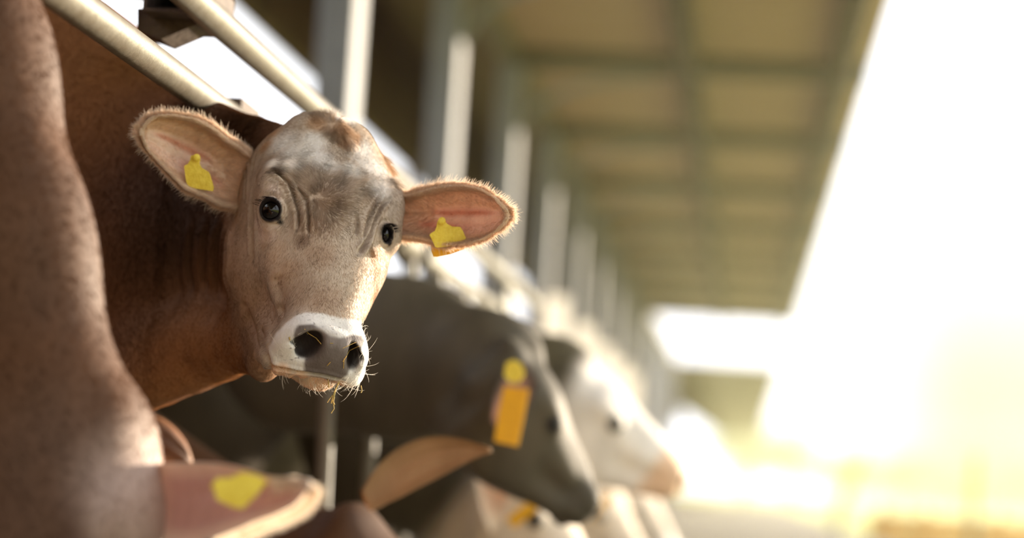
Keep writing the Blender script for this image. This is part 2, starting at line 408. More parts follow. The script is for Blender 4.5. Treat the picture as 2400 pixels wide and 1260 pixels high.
def ear_surface(up, lo, Y, cup, nu=44, nv=30, thick=.006, fold=0.0, roll=0.0):
    """cupped ear from its upper and lower outline; the hollow side faces the viewer. Returns verts, quads, u, v, side (1 = inner)"""
    def res(pts, n):
        p = np.array(pts, float); s = np.r_[0, np.cumsum(np.linalg.norm(np.diff(p, axis=0), axis=1))]; s /= s[-1]
        t = np.linspace(0, 1, n)
        q = np.stack([np.interp(t, s, p[:, 0]), np.interp(t, s, p[:, 1])], 1)
        for _ in range(3): q[1:-1] = .25 * q[:-2] + .5 * q[1:-1] + .25 * q[2:]
        return q
    U = res(up, nu); L_ = res(lo, nu); v = np.linspace(0, 1, nv); out = []; uu = []; vv = []
    for i in range(nu):
        u = i / (nu - 1)
        for k in range(nv):
            t = v[k]; p = U[i] * (1 - t) + L_[i] * t
            w = np.linalg.norm(U[i] - L_[i]) / F * Y[0]
            prof = 1 - (2 * t - 1) ** 2
            dp = np.interp(u, [0, .25, .6, .9, 1], [.25, .8, 1, .6, .1]) * cup * prof ** .8
            dep = Y[0] + (Y[1] - Y[0]) * u + dp
            # furrows running along the ear
            dep += .0035 * np.sin(t * 18 + 1.5 * u) * prof * ramp(np.array(u), .15, .5) * (1 - ramp(np.array(u), .8, 1))
            out.append(at(p[0], p[1], dep)); uu.append(u); vv.append(t)
    A = np.array(out).reshape(nu, nv, 3)
    gu = np.gradient(A, axis=0); gv = np.gradient(A, axis=1); n = np.cross(gu, gv); n /= np.linalg.norm(n, axis=2, keepdims=True) + 1e-9
    if (n[nu // 2, nv // 2] @ (CAM - A[nu // 2, nv // 2])) < 0: n = -n
    u_ = np.array(uu).reshape(nu, nv); v_ = np.array(vv).reshape(nu, nv); prof = (1 - (2 * v_ - 1) ** 2) ** .5
    B = A - n * (thick * prof * (1 - .35 * u_) + .022 * prof * (1 - u_) ** 4 + .0006)[..., None]
    V = np.concatenate([A.reshape(-1, 3), B.reshape(-1, 3)]); o = nu * nv; Q = []
    for i in range(nu - 1):
        for k in range(nv - 1):
            a = i * nv + k; q = (a, a + 1, a + nv + 1, a + nv); Q.append(q); Q.append(tuple(x + o for x in q[::-1]))
        for k in (0, nv - 1):
            a = i * nv + k; q = (a, a + nv, a + nv + o, a + o); Q.append(q if k == 0 else q[::-1])
    for k in range(nv - 1):
        a = (nu - 1) * nv + k; Q.append((a, a + 1, a + 1 + o, a + o))
    Q = np.array(Q)
    # orient outwards: inner side must face the viewer
    q = Q[(nu // 2) * (nv - 1) * 2]; 
    f = np.cross(V[q[1]] - V[q[0]], V[q[2]] - V[q[0]])
    if f @ (CAM - V[q[0]]) < 0: Q = Q[:, ::-1]
    side = np.r_[np.ones(o), np.zeros(o)]
    return V, Q, np.r_[u_.ravel(), u_.ravel()], np.r_[v_.ravel(), v_.ravel()], side, A, n
def join(parts):
    V = []; Q = []; n = 0
    for v, q in parts: V.append(v); Q.append(q + n); n += len(v)
    return np.concatenate(V), np.concatenate(Q)
def blob(V, sh, pts, soft=.5):
    """mask of 1 inside balls around visible surface points (px, py, radius in metres)"""
    m = np.zeros(len(V))
    for a, b, r in pts:
        d = np.linalg.norm(V - sh.p(a, b), axis=1); m = np.maximum(m, 1 - ramp(d, r * (1 - soft), r * (1 + soft)))
    return m
def strands(root, d, nrm, length, lift, col, rad, curl=.25, npts=4, clump=None, tip=.25, name='fur', parent=None, seed=1):
    n = len(root); r = np.random.default_rng(seed)
    d = d - (d * nrm).sum(1)[:, None] * nrm; d /= np.linalg.norm(d, axis=1, keepdims=True) + 1e-9
    side = np.cross(nrm, d); j = r.normal(0, curl, n)[:, None]
    d1 = d + side * j; d1 /= np.linalg.norm(d1, axis=1, keepdims=True)
    l = (length * r.uniform(.65, 1.2, n))[:, None]; lf = (lift * r.uniform(.5, 1.5, n))[:, None]
    P = np.empty((n, npts, 3)); bend = r.normal(0, curl * .8, n)[:, None]
    for k in range(npts):
        t = k / (npts - 1)
        P[:, k] = root + l * (d1 * (t * (1 - .15 * t)) + nrm * lf * (t * (1.15 - .55 * t)) + side * bend * t * t * .6) - nrm * .0004
    hc = bpy.data.hair_curves.new(name); hc.add_curves([npts] * n)
    hc.attributes['position'].data.foreach_set('vector', P.astype(np.float32).ravel())
    ra = hc.attributes.new('radius', 'FLOAT', 'POINT')
    prof = np.interp(np.linspace(0, 1, npts), [0, .6, 1], [1, .8, tip])
    ra.data.foreach_set('value', (rad * np.ones(n)[:, None] * prof[None]).astype(np.float32).ravel())
    ca = hc.attributes.new('col', 'FLOAT_COLOR', 'CURVE')
    ca.data.foreach_set('color', np.c_[np.clip(col, 0, 1), np.ones(n)].astype(np.float32).ravel())
    hc.materials.append(M_HAIR)
    o = bpy.data.objects.new(name, hc); COL.objects.link(o)
    if parent is not None: o.parent = parent; o.matrix_parent_inverse = Matrix.Translation(-parent.location)
    o['kind'] = 'stuff'; return o
def scatter(V, Q, dens, n, seed=3, extra=None):
    """n points on quads with probability area * mean density; returns points, normals, and interpolated extras"""
    r = np.random.default_rng(seed)
    T = np.concatenate([Q[:, [0, 1, 2]], Q[:, [0, 2, 3]]])
    a, b, c = V[T[:, 0]], V[T[:, 1]], V[T[:, 2]]; cr = np.cross(b - a, c - a); ar = np.linalg.norm(cr, axis=1) / 2
    w = ar * dens[T].mean(1); w = w / w.sum(); k = np.searchsorted(np.cumsum(w), r.random(n)); k = np.clip(k, 0, len(T) - 1)
    u = r.random(n); v = r.random(n); f = u + v > 1; u[f] = 1 - u[f]; v[f] = 1 - v[f]; bw = np.stack([1 - u - v, u, v], 1)
    g = lambda A: (A[T[k]] * bw[..., None]).sum(1) if A.ndim == 2 else (A[T[k]] * bw).sum(1)
    nn = cr[k] / (np.linalg.norm(cr[k], axis=1, keepdims=True) + 1e-12)
    return g(V), nn, [g(e) for e in (extra or [])]
def flow(px, arrows):
    """hair direction on the picture plane of the head's own surface, blended from combed directions, returned as world vectors"""
    A = np.array(arrows, float); d2 = ((px[:, None] - A[None, :, :2]) ** 2).sum(-1) + 150.; w = d2 ** -1.6
    s = w @ A[:, 2:4]; return np.stack([s[:, 0], -s[:, 1], np.zeros(len(px))], 1) @ W.T

BROWN = L3(108, 70, 44); BROWN_D = L3(40, 25, 16); BROWN_L = L3(160, 110, 70)
FACE = L3(188, 170, 154); FACE_D = L3(160, 134, 114); CHEEK = L3(160, 126, 98); WHITE = L3(236, 230, 226); TUFT = L3(186, 148, 114)
NOSE = L3(104, 94, 90); LIP = L3(220, 184, 156); BLACK = L3(30, 24, 26); PINK = L3(240, 214, 198); CREAM = L3(246, 230, 212)

COMB = [(742, 470, 0, .1), (742, 430, -.05, -1), (790, 430, .5, -1), (850, 400, .7, -.5), (700, 420, -.8, -.7), (680, 480, -.5, .5), (800, 480, .9, -.1), (860, 480, .6, .4),
        (742, 520, 0, 1), (770, 600, .05, 1), (800, 680, .05, 1), (860, 640, .3, 1), (700, 620, -.1, 1), (600, 600, -.2, 1), (580, 700, .1, 1), (640, 700, .2, 1),
        (700, 340, -.8, -.1), (640, 330, -.8, .5), (620, 380, -.6, .6), (600, 440, -.2, 1), (760, 300, -.3, .6), (800, 290, .0, 1), (820, 340, -.1, 1), (850, 300, .7, .5), (780, 350, .2, .8),
        (780, 275, .2, -1), (730, 280, -.6, -.5), (880, 350, .8, .6), (915, 400, .8, .6), (900, 470, .3, 1), (880, 560, -.1, 1), (890, 620, -.1, 1), (645, 440, -.3, .9),
        (700, 750, -.5, .9), (650, 820, -.7, .5), (760, 745, 0, 1), (830, 770, .4, .9), (850, 850, .3, 1), (750, 895, 0, 1), (660, 880, -.5, .6),
        (400, 600, .05, 1), (500, 400, .1, 1), (250, 400, -.1, 1), (150, 150, -.2, 1), (300, 850, .2, 1), (450, 830, .5, 1), (550, 850, .6, .6), (550, 290, .9, -.2), (480, 280, .8, -.3), (480, 480, 0, 1), (330, 200, .4, 1)]

def build_main_cow():
    cow = empty('brown_cow', (-1.95, 5.4, 0), 'brown cow turning its sharply focused face to the viewer, a yellow tag in each ear', 'cow')
    V, Q = mesh_field(main_field, (-1.225, 4.05, .5), (-.5, 5.15, 1.55), .003)
    # keep only the piece in front of the joining plane
    keep = (V[Q][:, :, 0] > -1.215).all(1); V, Q = compact(V, Q[keep])
    V2, Q2 = mesh_field(main_field, (-4.0, 4.3, -.05), (-1.14, 6.1, 2.1), .012)
    keep = (V2[Q2][:, :, 0] < -1.185).all(1); V2, Q2 = compact(V2, Q2[keep])
    V = relax(V, Q, 2); V2 = relax(V2, Q2, 4)
    zone = lambda X: ramp(X[:, 0], -1.14, -1.0)
    L0 = (V - HO) @ HM / HS; L0[:, 0] = np.abs(L0[:, 0])
    V = warp(V, HEAD_WARP, 62, zone)
    nr = vnormals(V, Q); sh = Sheet(V, nr)
    disp = np.zeros(len(V))
    def crease(pts, w, dep, ridge=0.3, ends=.15):
        nonlocal disp
        L = sh.line(pts); D, T = dist_line(V, L, w * 5); e = ramp(T, 0, ends) * (1 - ramp(T, 1 - ends, 1)) if len(L) > 1 else 1
        disp -= 1.5 * dep * np.exp(-(D / w) ** 2) * e
        disp += 1.5 * dep * ridge * np.exp(-((D - 2.3 * w) / (1.3 * w)) ** 2) * e
        return D, T
    dark = np.zeros(len(V))
    CR = [([(632, 399), (653, 401), (674, 420), (684, 441), (694, 468), (699, 491), (699, 520), (694, 540)], .0032, .006),
          ([(690, 430), (708, 447), (716, 460), (721, 484), (722, 515), (722, 537), (724, 552)], .0028, .005),
          ([(600, 405), (592, 440), (588, 490), (587, 560), (590, 615)], .006, .006),
          ([(582, 350), (577, 400), (574, 440), (572, 470)], .004, .006), ([(600, 350), (590, 385), (585, 420)], .004, .003),
          ([(921, 459), (912, 465), (900, 477), (885, 500), (875, 527), (868, 551), (855, 578), (843, 597)], .0036, .010),
          ([(902, 454), (883, 475), (868, 504), (861, 534), (853, 565)], .0030, .008), ([(839, 495), (841, 527), (838, 550)], .003, .005),
          ([(621, 852), (640, 859), (660, 864), (695, 874), (731, 877), (767, 881), (795, 890), (812, 893)], .0028, .007),
          ([(612, 462), (625, 452), (645, 452), (660, 470)], .003, .003), ([(610, 520), (630, 530), (652, 526)], .004, .0022),
          ([(608, 760), (618, 800), (628, 850), (650, 885)], .006, .005), ([(565, 700), (590, 770), (612, 840)], .010, .004),
          ([(694, 878), (690, 900)], .006, .003), ([(640, 640), (655, 700), (650, 740)], .014, .004)]
    for pts, w, dep in CR: 
        D, T = crease(pts, w, dep)
    # folds of loose skin on the neck behind the ear
    for x0 in (395, 425, 455, 490, 520, 545):
        crease([(x0, 500), (x0 - 10, 560), (x0 - 14, 640), (x0 - 5, 700)], .008, .006, .6, .3)
    # eyes
    eyes = []
    RX = unit(W @ np.array([1, 0, 0.]))
    def edist(X, c, sx): q = X - c; l = q @ RX; return np.linalg.norm(q + (l * (1 / sx - 1))[:, None] * RX, axis=1)
    for (ex, ey), rx, es_ in (((628, 487), 1.0, 1.22), ((913, 545), .66, 1.0)):
        c = sh.p(ex, ey); k = np.argsort(np.linalg.norm(V - c, axis=1))[:400]; n = unit(nr[k].mean(0))
        d = edist(V, c, rx) / es_; up = np.clip(((V - c) @ np.array([0, 0, 1.])) / .02, -1, 1)
        disp -= .018 * np.clip(1 - (d / (.0158 - .002 * up)) ** 4, 0, 1)
        disp += (.0035 + .0030 * up) * np.exp(-((d - .0185 + .002 * up) / .0032) ** 2)
        disp -= .003 * np.exp(-((d - .028) / .004) ** 2)
        eyes.append((c, n, rx, es_))
    rel = fbm(V, 60, 5, 3) * .0010 + fbm(V, 14, 9, 2) * .0012
    V = V + nr * ((disp + rel) * ramp(V[:, 0], -1.175, -1.11))[:, None]
    nr2 = vnormals(V, Q)
    # colour of the coat
    px = sh.px; c = np.tile(FACE, (len(V), 1)); Lh = (V - HO) @ HM / HS
    # towards the jaws and the neck the coat turns brown
    far = ramp(-Lh[:, 2], .02, .15) * (1 - ramp(Lh[:, 1], .20, .27)); c = blend(c, far * .85, CHEEK)
    c = blend(c, ramp(-Lh[:, 2] + .25 * np.clip(-Lh[:, 1], 0, 1), .13, .24) * (1 - ramp(Lh[:, 1], .16, .22)), BROWN)
    c = blend(c, ramp(-Lh[:, 1], .17, .26) * ramp(-Lh[:, 2], -.03, .03), BROWN)
    c = blend(c, ramp(Lh[:, 0], .165, .21), BROWN)
    c = blend(c, .8 * blob(V, sh, [(742, 520, .035), (770, 460, .035), (750, 590, .03), (710, 560, .018), (690, 690, .04), (760, 700, .035), (680, 640, .03)], .7), FACE_D)
    c = blend(c, .9 * blob(V, sh, [(665, 330, .030), (700, 350, .034), (640, 375, .016), (745, 365, .030), (780, 385, .020), (690, 380, .022), (870, 385, .036), (890, 435, .026), (850, 345, .028), (825, 395, .022), (790, 270, .012), (815, 275, .016), (730, 330, .028), (745, 520, .001)], .6), WHITE)
    c = blend(c, .75 * blob(V, sh, [(640, 310, .018), (620, 340, .016), (800, 300, .022), (835, 320, .016), (745, 285, .022), (810, 330, .015), (915, 390, .02), (905, 360, .016)], .6), TUFT)
    c = blend(c, .35 * blob(V, sh, [(640, 600, .03), (650, 640, .03), (620, 560, .02)], .8), TUFT)
    c = blend(c, .75 * blob(V, sh, [(650, 392, .010), (668, 396, .010), (636, 398, .006), (872, 585, .010)], .7), L3(86, 62, 50))
    c = blend(c, .45 * blob(V, sh, [(707, 562, .012)], .7), L3(86, 62, 50))
    c = blend(c, .5 * blob(V, sh, [(600, 520, .012), (610, 545, .014), (630, 545, .014), (640, 440, .012), (650, 455, .01)], .7), L3(220, 200, 192))
    c = blend(c, .7 * blob(V, sh, [(880, 600, .014), (885, 640, .018), (880, 690, .016)], .7), BROWN_L)
    # white ring of the muzzle, its edge given round the snout
    ring = [(621, 840), (631, 807), (648, 779), (671, 757), (695, 740), (719, 733), (755, 735), (790, 744), (826, 748), (847, 753)]
    rp = np.array([(sh.p(*q) - HO) @ HM / HS for q in ring]); ang = np.arctan2(rp[:, 0], rp[:, 2] + .07); o = np.argsort(ang)
    av = np.arctan2(Lh[:, 0], Lh[:, 2] + .07); yb = np.interp(av, ang[o], rp[o, 1])
    wob = fbm(V, 120, 3, 3) * .003
    nearm = 1 - ramp(np.linalg.norm(V - sh.p(760, 800), axis=1), .15, .19)
    wp = poly_mask(px, [(634, 852), (630, 838), (634, 810), (648, 779), (671, 757), (695, 740), (719, 733), (755, 735), (790, 744), (826, 748), (847, 751), (900, 752), (900, 925), (845, 915), (812, 894), (795, 890), (767, 882), (731, 877), (695, 874), (660, 864), (640, 857)], 3)
    mz = np.where(sh.front, wp * nearm, ramp(Lh[:, 1] - yb + wob, -.006, .006) * ramp(Lh[:, 2], -.125, -.11) * (Lh[:, 0] < .02)); c = blend(c, mz, WHITE * .86)
    c = blend(c, ramp(Lh[:, 1], .13, .17) * (1 - ramp(Lh[:, 2], -.13, -.11)) * (1 - mz) * poly_mask(px, [(640, 850), (650, 852), (700, 868), (800, 880), (870, 880), (870, 960), (690, 960), (655, 900)], 12), LIP)
    c = blend(c, blob(V, sh, [(752, 898, .022), (700, 885, .020), (660, 872, .018), (790, 902, .014), (640, 862, .01)], .4), LIP)
    sp = fbm(V, 900, 8, 2); c = blend(c, mz * ramp(sp, .75, .95) * blob(V, sh, [(690, 830, .022), (700, 850, .02), (720, 750, .02), (780, 760, .02), (830, 860, .015)], .6) * .8, L3(90, 78, 76))
    nose = nearm * sh.front * poly_mask(px, [(700, 762), (735, 760), (755, 774), (775, 788), (800, 792), (825, 784), (848, 786), (854, 800), (850, 815), (840, 835), (824, 852), (814, 878), (795, 889), (767, 881), (731, 875), (713, 870), (712, 850), (716, 838), (700, 832), (690, 810), (688, 785), (693, 770)], 4)
    c = blend(c, nose, NOSE)
    c = blend(c, .5 * blob(V, sh, [(750, 780, .012), (780, 795, .014), (810, 805, .012)], .6), L3(150, 140, 140))
    Ln = L0
    c = blend(c, 1 - ramp(head_nostril(Ln), -.002, .004), L3(36, 28, 26))
    for e, n, rx, es_ in eyes:
        c = blend(c, 1 - ramp(edist(V, e, rx) / es_, .0182, .0222), BLACK)
    c = blend(c, blob(V, sh, [(652, 512, .007), (656, 522, .006), (918, 570, .005)], .5), BLACK)
    # fold shade painted into the colour: darker along the creases
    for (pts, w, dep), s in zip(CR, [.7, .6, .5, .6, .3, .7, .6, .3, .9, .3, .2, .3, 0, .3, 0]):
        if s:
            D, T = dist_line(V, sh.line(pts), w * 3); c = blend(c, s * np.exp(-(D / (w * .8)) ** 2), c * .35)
    # neck and body colour
    def coat(VV, c0):
        p = proj(VV); c_ = c0.copy()
        g = lambda x, y, r: np.exp(-(((p[:, 0] - x) ** 2 + (p[:, 1] - y) ** 2) / r ** 2))
        return c_
    C2 = np.tile(BROWN, (len(V2), 1))
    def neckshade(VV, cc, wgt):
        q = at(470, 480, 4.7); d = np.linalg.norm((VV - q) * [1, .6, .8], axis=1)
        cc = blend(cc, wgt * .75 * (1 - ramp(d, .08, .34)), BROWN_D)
        q = at(120, 150, 5.0); d = np.linalg.norm(VV - q, axis=1); cc = blend(cc, wgt * .8 * (1 - ramp(d, .1, .42)), BROWN_L)  # sun patch on the shoulder painted lighter into the coat
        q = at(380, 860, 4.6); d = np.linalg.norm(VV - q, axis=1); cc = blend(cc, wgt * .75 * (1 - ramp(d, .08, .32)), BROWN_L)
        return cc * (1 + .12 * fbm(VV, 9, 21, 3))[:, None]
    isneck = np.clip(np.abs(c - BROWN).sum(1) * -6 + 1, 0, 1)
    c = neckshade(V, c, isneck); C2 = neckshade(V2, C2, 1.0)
    # ears
    e1 = ear_surface([(592, 372), (572, 352), (540, 330), (505, 300), (462, 278), (410, 268), (368, 269), (342, 282), (333, 298)],
                     [(598, 468), (572, 488), (520, 482), (480, 460), (430, 440), (395, 405), (362, 372), (338, 345), (329, 318)], (4.58, 4.50), .045)
    e2 = ear_surface([(915, 452), (945, 462), (985, 448), (1030, 437), (1085, 434), (1130, 444), (1168, 466), (1190, 492)],
                     [(905, 530), (940, 552), (985, 558), (1040, 573), (1085, 573), (1135, 560), (1178, 533), (1192, 512)], (4.60, 4.46), .040)
    parts = [(V, Q), (V2, Q2)]; cols = [c, C2]; ears = []
    for i, (ev, eq, eu, et, es, A, n) in enumerate((e1, e2)):
        ec = np.tile(L3(234, 208, 184), (len(ev), 1)); 
        inner = es * ramp(eu, .25, .5) * (1 - ramp(eu, .86, .97)) * (1 - ramp(np.abs(et - .62), .18, .32)) * .8
        ec = blend(ec, inner, PINK)
        deep = es * ramp(eu, .3, .45) * (1 - ramp(eu, .72, .9)) * np.exp(-((et - .46) / .065) ** 2); ec = blend(ec, deep * .75, L3(204, 128, 96))
        deep = es * ramp(eu, .2, .3) * (1 - ramp(eu, .5, .7)) * np.exp(-((et - .70) / .06) ** 2); ec = blend(ec, deep * .5, L3(216, 138, 116))
        ec = blend(ec, (1 - es) * .8, L3(204, 170, 138)); ec = blend(ec, es * (1 - ramp(eu, 0, .35)) * .5, L3(206, 176, 150))
        parts.append((ev, eq)); cols.append(ec); ears.append((ev, eq, eu, et, es, ec))
    VV, QQ = join(parts); CC = np.concatenate(cols)
    me = rawmesh('body', VV, QQ); setcol(me, CC); body = link('body', me, [M_COAT, M_EAR], cow)
    nq = [len(p[1]) for p in parts]; mi = np.zeros(sum(nq), np.int32); mi[nq[0] + nq[1]:] = 1; me.polygons.foreach_set('material_index', mi)
    # eyeballs
    for e, n, rx, es_ in eyes:
        cen = e - n * .0168 * es_; m = MB(); R_ = .0185 * es_
        k = np.cross(n, [0, 0, 1]); k = unit(k); u = np.cross(k, n)
        pts = []; fs = []
        for i in range(17):
            th = math.pi * i / 16
            for j in range(28):
                a = 2 * math.pi * j / 28; rr = R_ * (1.0 + .05 * math.exp(-(th / .5) ** 2)); pts.append(cen + rr * (math.cos(th) * n + math.sin(th) * (math.cos(a) * k * rx + math.sin(a) * u)))
        fs = [(i * 28 + j, i * 28 + (j + 1) % 28, (i + 1) * 28 + (j + 1) % 28, (i + 1) * 28 + j) for i in range(16) for j in range(28)]
        m.add(pts, fs); o = m.build('eye', M_EYE, cow, True)
        # lashes on the upper lid
        rr_ = np.random.default_rng(5); t = rr_.uniform(-.2, 1.15, 60) * math.pi / 1.0
        ang = rr_.uniform(.1 * math.pi, .95 * math.pi, 70)
        root = e + .0175 * es_ * (np.cos(ang)[:, None] * k * rx + np.sin(ang)[:, None] * u) + n * .004
        dd = np.cos(ang)[:, None] * k * .8 + np.sin(ang)[:, None] * u * .35 + n * .8
        strands(root, dd + [0, 0, -.25], np.tile(np.array([0, 0, 1.]), (70, 1)), np.full(70, .016), np.full(70, .15), np.tile(BLACK, (70, 1)), .00035, .15, name='eyelashes', parent=cow)
    # fur
    lum = lambda n, s, lo=.75, hi=1.25: np.random.default_rng(s).uniform(lo, hi, n)[:, None]
    vis = (((nr2 * (V - CAM)).sum(1)) < .25 * np.linalg.norm(V - CAM, axis=1)).astype(float)
    bald = np.maximum(nose, 1 - ramp(head_nostril(Ln), .0, .006))
    for e, n, rx, es_ in eyes: bald = np.maximum(bald, 1 - ramp(edist(V, e, rx) / es_, .020, .024))
    lenm = np.full(len(V), .0075)
    lenm += .009 * blob(V, sh, [(742, 470, .05), (800, 420, .04), (700, 400, .04), (860, 430, .03)], .8)
    lenm += .018 * blob(V, sh, [(800, 300, .028), (780, 275, .03), (820, 330, .015)], .6)
    lenm += .016 * blob(V, sh, [(915, 390, .014), (905, 365, .012), (925, 420, .014)], .6)
    lenm += .006 * ramp(Lh[:, 0], .17, .22) + .010 * blob(V, sh, [(550, 285, .06)], .6)
    lenm *= 1 - .55 * mz
    dens = vis * (1 - bald) * (1 + 1.2 * blob(V, sh, [(770, 400, .12)], .3))
    P, n_, (cc, ll) = scatter(V, Q, dens, N_FUR, extra=[c, lenm])
    dd = flow(proj(P), COMB)
    nz = fbm(P, 90, 31, 2); sd_ = np.cross(n_, dd)
    dd = dd + sd_ * (nz * .35)[:, None]
    cc = cc * lum(len(P), 4, .88, 1.16) * (1 + .20 * fbm(P, 150, 41, 2))[:, None]
    strands(P, dd, n_, ll, np.full(len(P), .21) + .30 * (ll > .02), cc, .00018, .20, parent=cow, seed=11)
    # neck hair on the coarser piece
    n2 = vnormals(V2, Q2); p2 = proj(V2); v2 = (((n2 * (V2 - CAM)).sum(1) < 0) & (p2[:, 0] > -40) & (p2[:, 1] > -40) & (p2[:, 1] < 1100)).astype(float)
    P, n_, (cc,) = scatter(V2, Q2, v2, N_NECK, extra=[C2]); dd = flow(proj(P), COMB); dd = dd + np.cross(n_, dd) * (fbm(P, 30, 33, 2) * .4)[:, None]
    cc = cc * lum(len(P), 6, .84, 1.2) * (1 + .12 * fbm(P, 60, 43, 2))[:, None]
    strands(P, dd, n_, np.full(len(P), .012), np.full(len(P), .15), cc, .00026, .22, parent=cow, seed=12)
    # ear hair: short inside, long fringe on the rims
    for i, (ev, eq, eu, et, es, ec) in enumerate(ears):
        rim = np.clip((np.abs(et - .5) - .36) / .14, 0, 1) * .8 + ramp(eu, .88, 1) ; rim = np.clip(rim, 0, 1)
        dn = 1 + 8 * rim; dn *= np.where(es > .5, 1 - .65 * (np.abs(et - .5) < .2) * (eu > .35), .5)
        P, n_, (cc, u_, t_, r_, s_) = scatter(ev, eq, dn, 38000, extra=[ec, eu, et, rim, es])
        # along the ear and outwards over the rim
        nu_, nv_ = 44, 30; A = ev[:nu_ * nv_].reshape(nu_, nv_, 3); ax = unit(A[-1, nv_ // 2] - A[0, nv_ // 2])
        ac = A[nu_ // 2, -1] - A[nu_ // 2, 0]; ac = unit(ac)
        dd = ax[None] * (.7 + .6 * (u_ > .85))[:, None] + ac[None] * ((t_ - .5) * 2.6 * (.15 + r_))[:, None] * (1 - .5 * ramp(u_, .9, 1))[:, None]
        dd = np.where((r_ < .3)[:, None] & (s_ > .5)[:, None], dd + ac[None] * (.55 + .5 * fbm(P, 50, 3, 2))[:, None] * np.where(t_ < .45, 1, -.3)[:, None], dd)
        col_ = blend(cc, r_ * .95 * (1 - .5 * (1 - s_)), CREAM) * lum(len(P), 8 + i, .75, 1.3)
        strands(P, dd, n_, .009 + .013 * r_ + .005 * (u_ < .5), .26 + .3 * r_, col_, .00021, .25, parent=cow, seed=20 + i)
    # ear tags: a shield with a round button in front, the mate of the pair behind the ear
    def plate(poly, Y, th, m, name, parent, lean=0):
        p = np.array(poly, float); c_ = p.mean(0); mb = MB(); n = len(p)
        fr = [at(x, y, Y + lean * (y - c_[1]) / 60) for x, y in p]; bk = [q + np.array([0, th, 0]) for q in fr]
        fc = at(*c_, Y - .0012); mb.add(fr + bk + [fc], [(i, (i + 1) % n, 2 * n) for i in range(n)] + [tuple(range(2 * n - 1, n - 1, -1))] + [(i, n + i, n + (i + 1) % n, (i + 1) % n) for i in range(n)])
        return mb.build(name, m, parent)
    def disc(px_, py_, r, Y, m, name, parent):
        mb = MB(); a, b = at(px_, py_, Y + .004), at(px_ - .4, py_, Y - .006); mb.tube([a, b, b + (b - a) * .12], [r, r * .94, r * .7], 20); o = mb.build(name, m, parent, True)
        return o
    s1 = lambda L_: [(x / 4.064 + 300, y / 4.064 + 230) for x, y in L_]
    s2 = lambda L_: [(x / 5.25 + 860, y / 5.25 + 400) for x, y in L_]
    def evY(A, px_, py_):
        q = A[:44 * 30]; return q[np.argmin(((proj(q) - (px_, py_)) ** 2).sum(1))][1]
    YA = min(evY(ears[0][0], *q) for q in ((445, 380), (470, 440), (440, 430))) - .009
    YB = min(evY(ears[1][0], *q) for q in ((1035, 525), (1080, 560), (1020, 560))) - .009
    t1 = plate(s1([(600, 548), (640, 538), (688, 568), (680, 620), (700, 660), (768, 700), (786, 740), (818, 850), (808, 886), (770, 880), (600, 852), (568, 832), (553, 790), (534, 655), (540, 640), (570, 625), (590, 590)]), YA, .0022, M_TAG, 'ear_tag', cow)
    disc(461, 369, .0072, YA, M_TAG, 'tag_button', t1)
    t2 = plate(s2([(870, 615), (898, 590), (935, 590), (958, 612), (985, 650), (1050, 685), (1150, 690), (1182, 740), (1228, 850), (1200, 880), (1030, 925), (860, 945), (835, 930), (820, 890), (770, 790), (790, 765), (835, 740), (855, 690), (860, 650)]), YB, .0022, M_TAG, 'ear_tag', cow)
    disc(1036, 517, .0072, YB, M_TAG, 'tag_button', t2)
    t3 = plate(s2([(790, 860), (1190, 850), (1197, 965), (1030, 1025), (860, 1058), (820, 1055), (798, 990)]), evY(ears[1][0], 1040, 584) + .020, .0022, M_TAGO, 'ear_tag', cow)
    t4 = plate([(425, 425), (450, 440), (462, 452), (440, 454), (428, 447)], evY(ears[0][0], 440, 440) + .022, .0022, M_TAGO, 'ear_tag', cow)
    for t_, l_ in ((t1, 'yellow shield-shaped tag inside the left ear'), (t2, 'yellow shield-shaped tag inside the right ear'), (t3, 'amber lower edge of the tag behind the right ear'), (t4, 'amber corner of the tag behind the left ear')): t_['label'] = l_
    for q, th_ in ((t1, 0), (t2, 0)): pass
    # whiskers round the muzzle and chin
    wr = np.random.default_rng(9); spots = [(wr.uniform(700, 850), wr.uniform(885, 908)) for _ in range(90)] + [(wr.uniform(846, 860), wr.uniform(760, 900)) for _ in range(34)] + [(wr.uniform(640, 700), wr.uniform(850, 895)) for _ in range(24)] + [(wr.uniform(635, 720), wr.uniform(780, 850)) for _ in range(20)]
    rt = np.array([sh.p(*q) for q in spots]); cen = sh.p(770, 820) + np.array([0, .06, .02]); nn = rt - cen; nn /= np.linalg.norm(nn, axis=1, keepdims=True)
    dw = nn + np.array([0, -.1, -.75]) * (np.array(spots)[:, 1] > 880)[:, None] + wr.normal(0, .25, (len(spots), 3))
    strands(rt, dw, nn, np.where(np.array(spots)[:, 0] < 640, .01, wr.uniform(.014, .040, len(spots))), np.full(len(spots), .6), np.tile(L3(236, 228, 216), (len(spots), 1)), .00022, .3, npts=6, name='whiskers', parent=cow, seed=33)
    # short hairs that stand up along the back of the ears and poll
    # hay caught in the mouth
    hay = empty('hay_wisp', sh.p(785, 890), 'wisp of hay hanging from the mouth of the cow in sharp focus', 'hay')
    y0 = sh.p(785, 892)[1] - .004
    for pl, r_ in (([(795, 893), (790, 905), (783, 920), (776, 945)], .0013), ([(790, 903), (784, 925), (781, 945), (783, 957), (776, 968)], .0009), ([(768, 882), (770, 895), (771, 908)], .0012), ([(780, 925), (772, 935), (767, 943)], .0008), ([(784, 930), (779, 938), (784, 948)], .0014), ([(846, 903), (848, 915), (846, 920)], .0012)):
        mb = MB(); mb.tube([at(x, y, y0 - .001 * i) for i, (x, y) in enumerate(pl)], r_, 6); mb.build('straw', M_STRAW, hay, True)
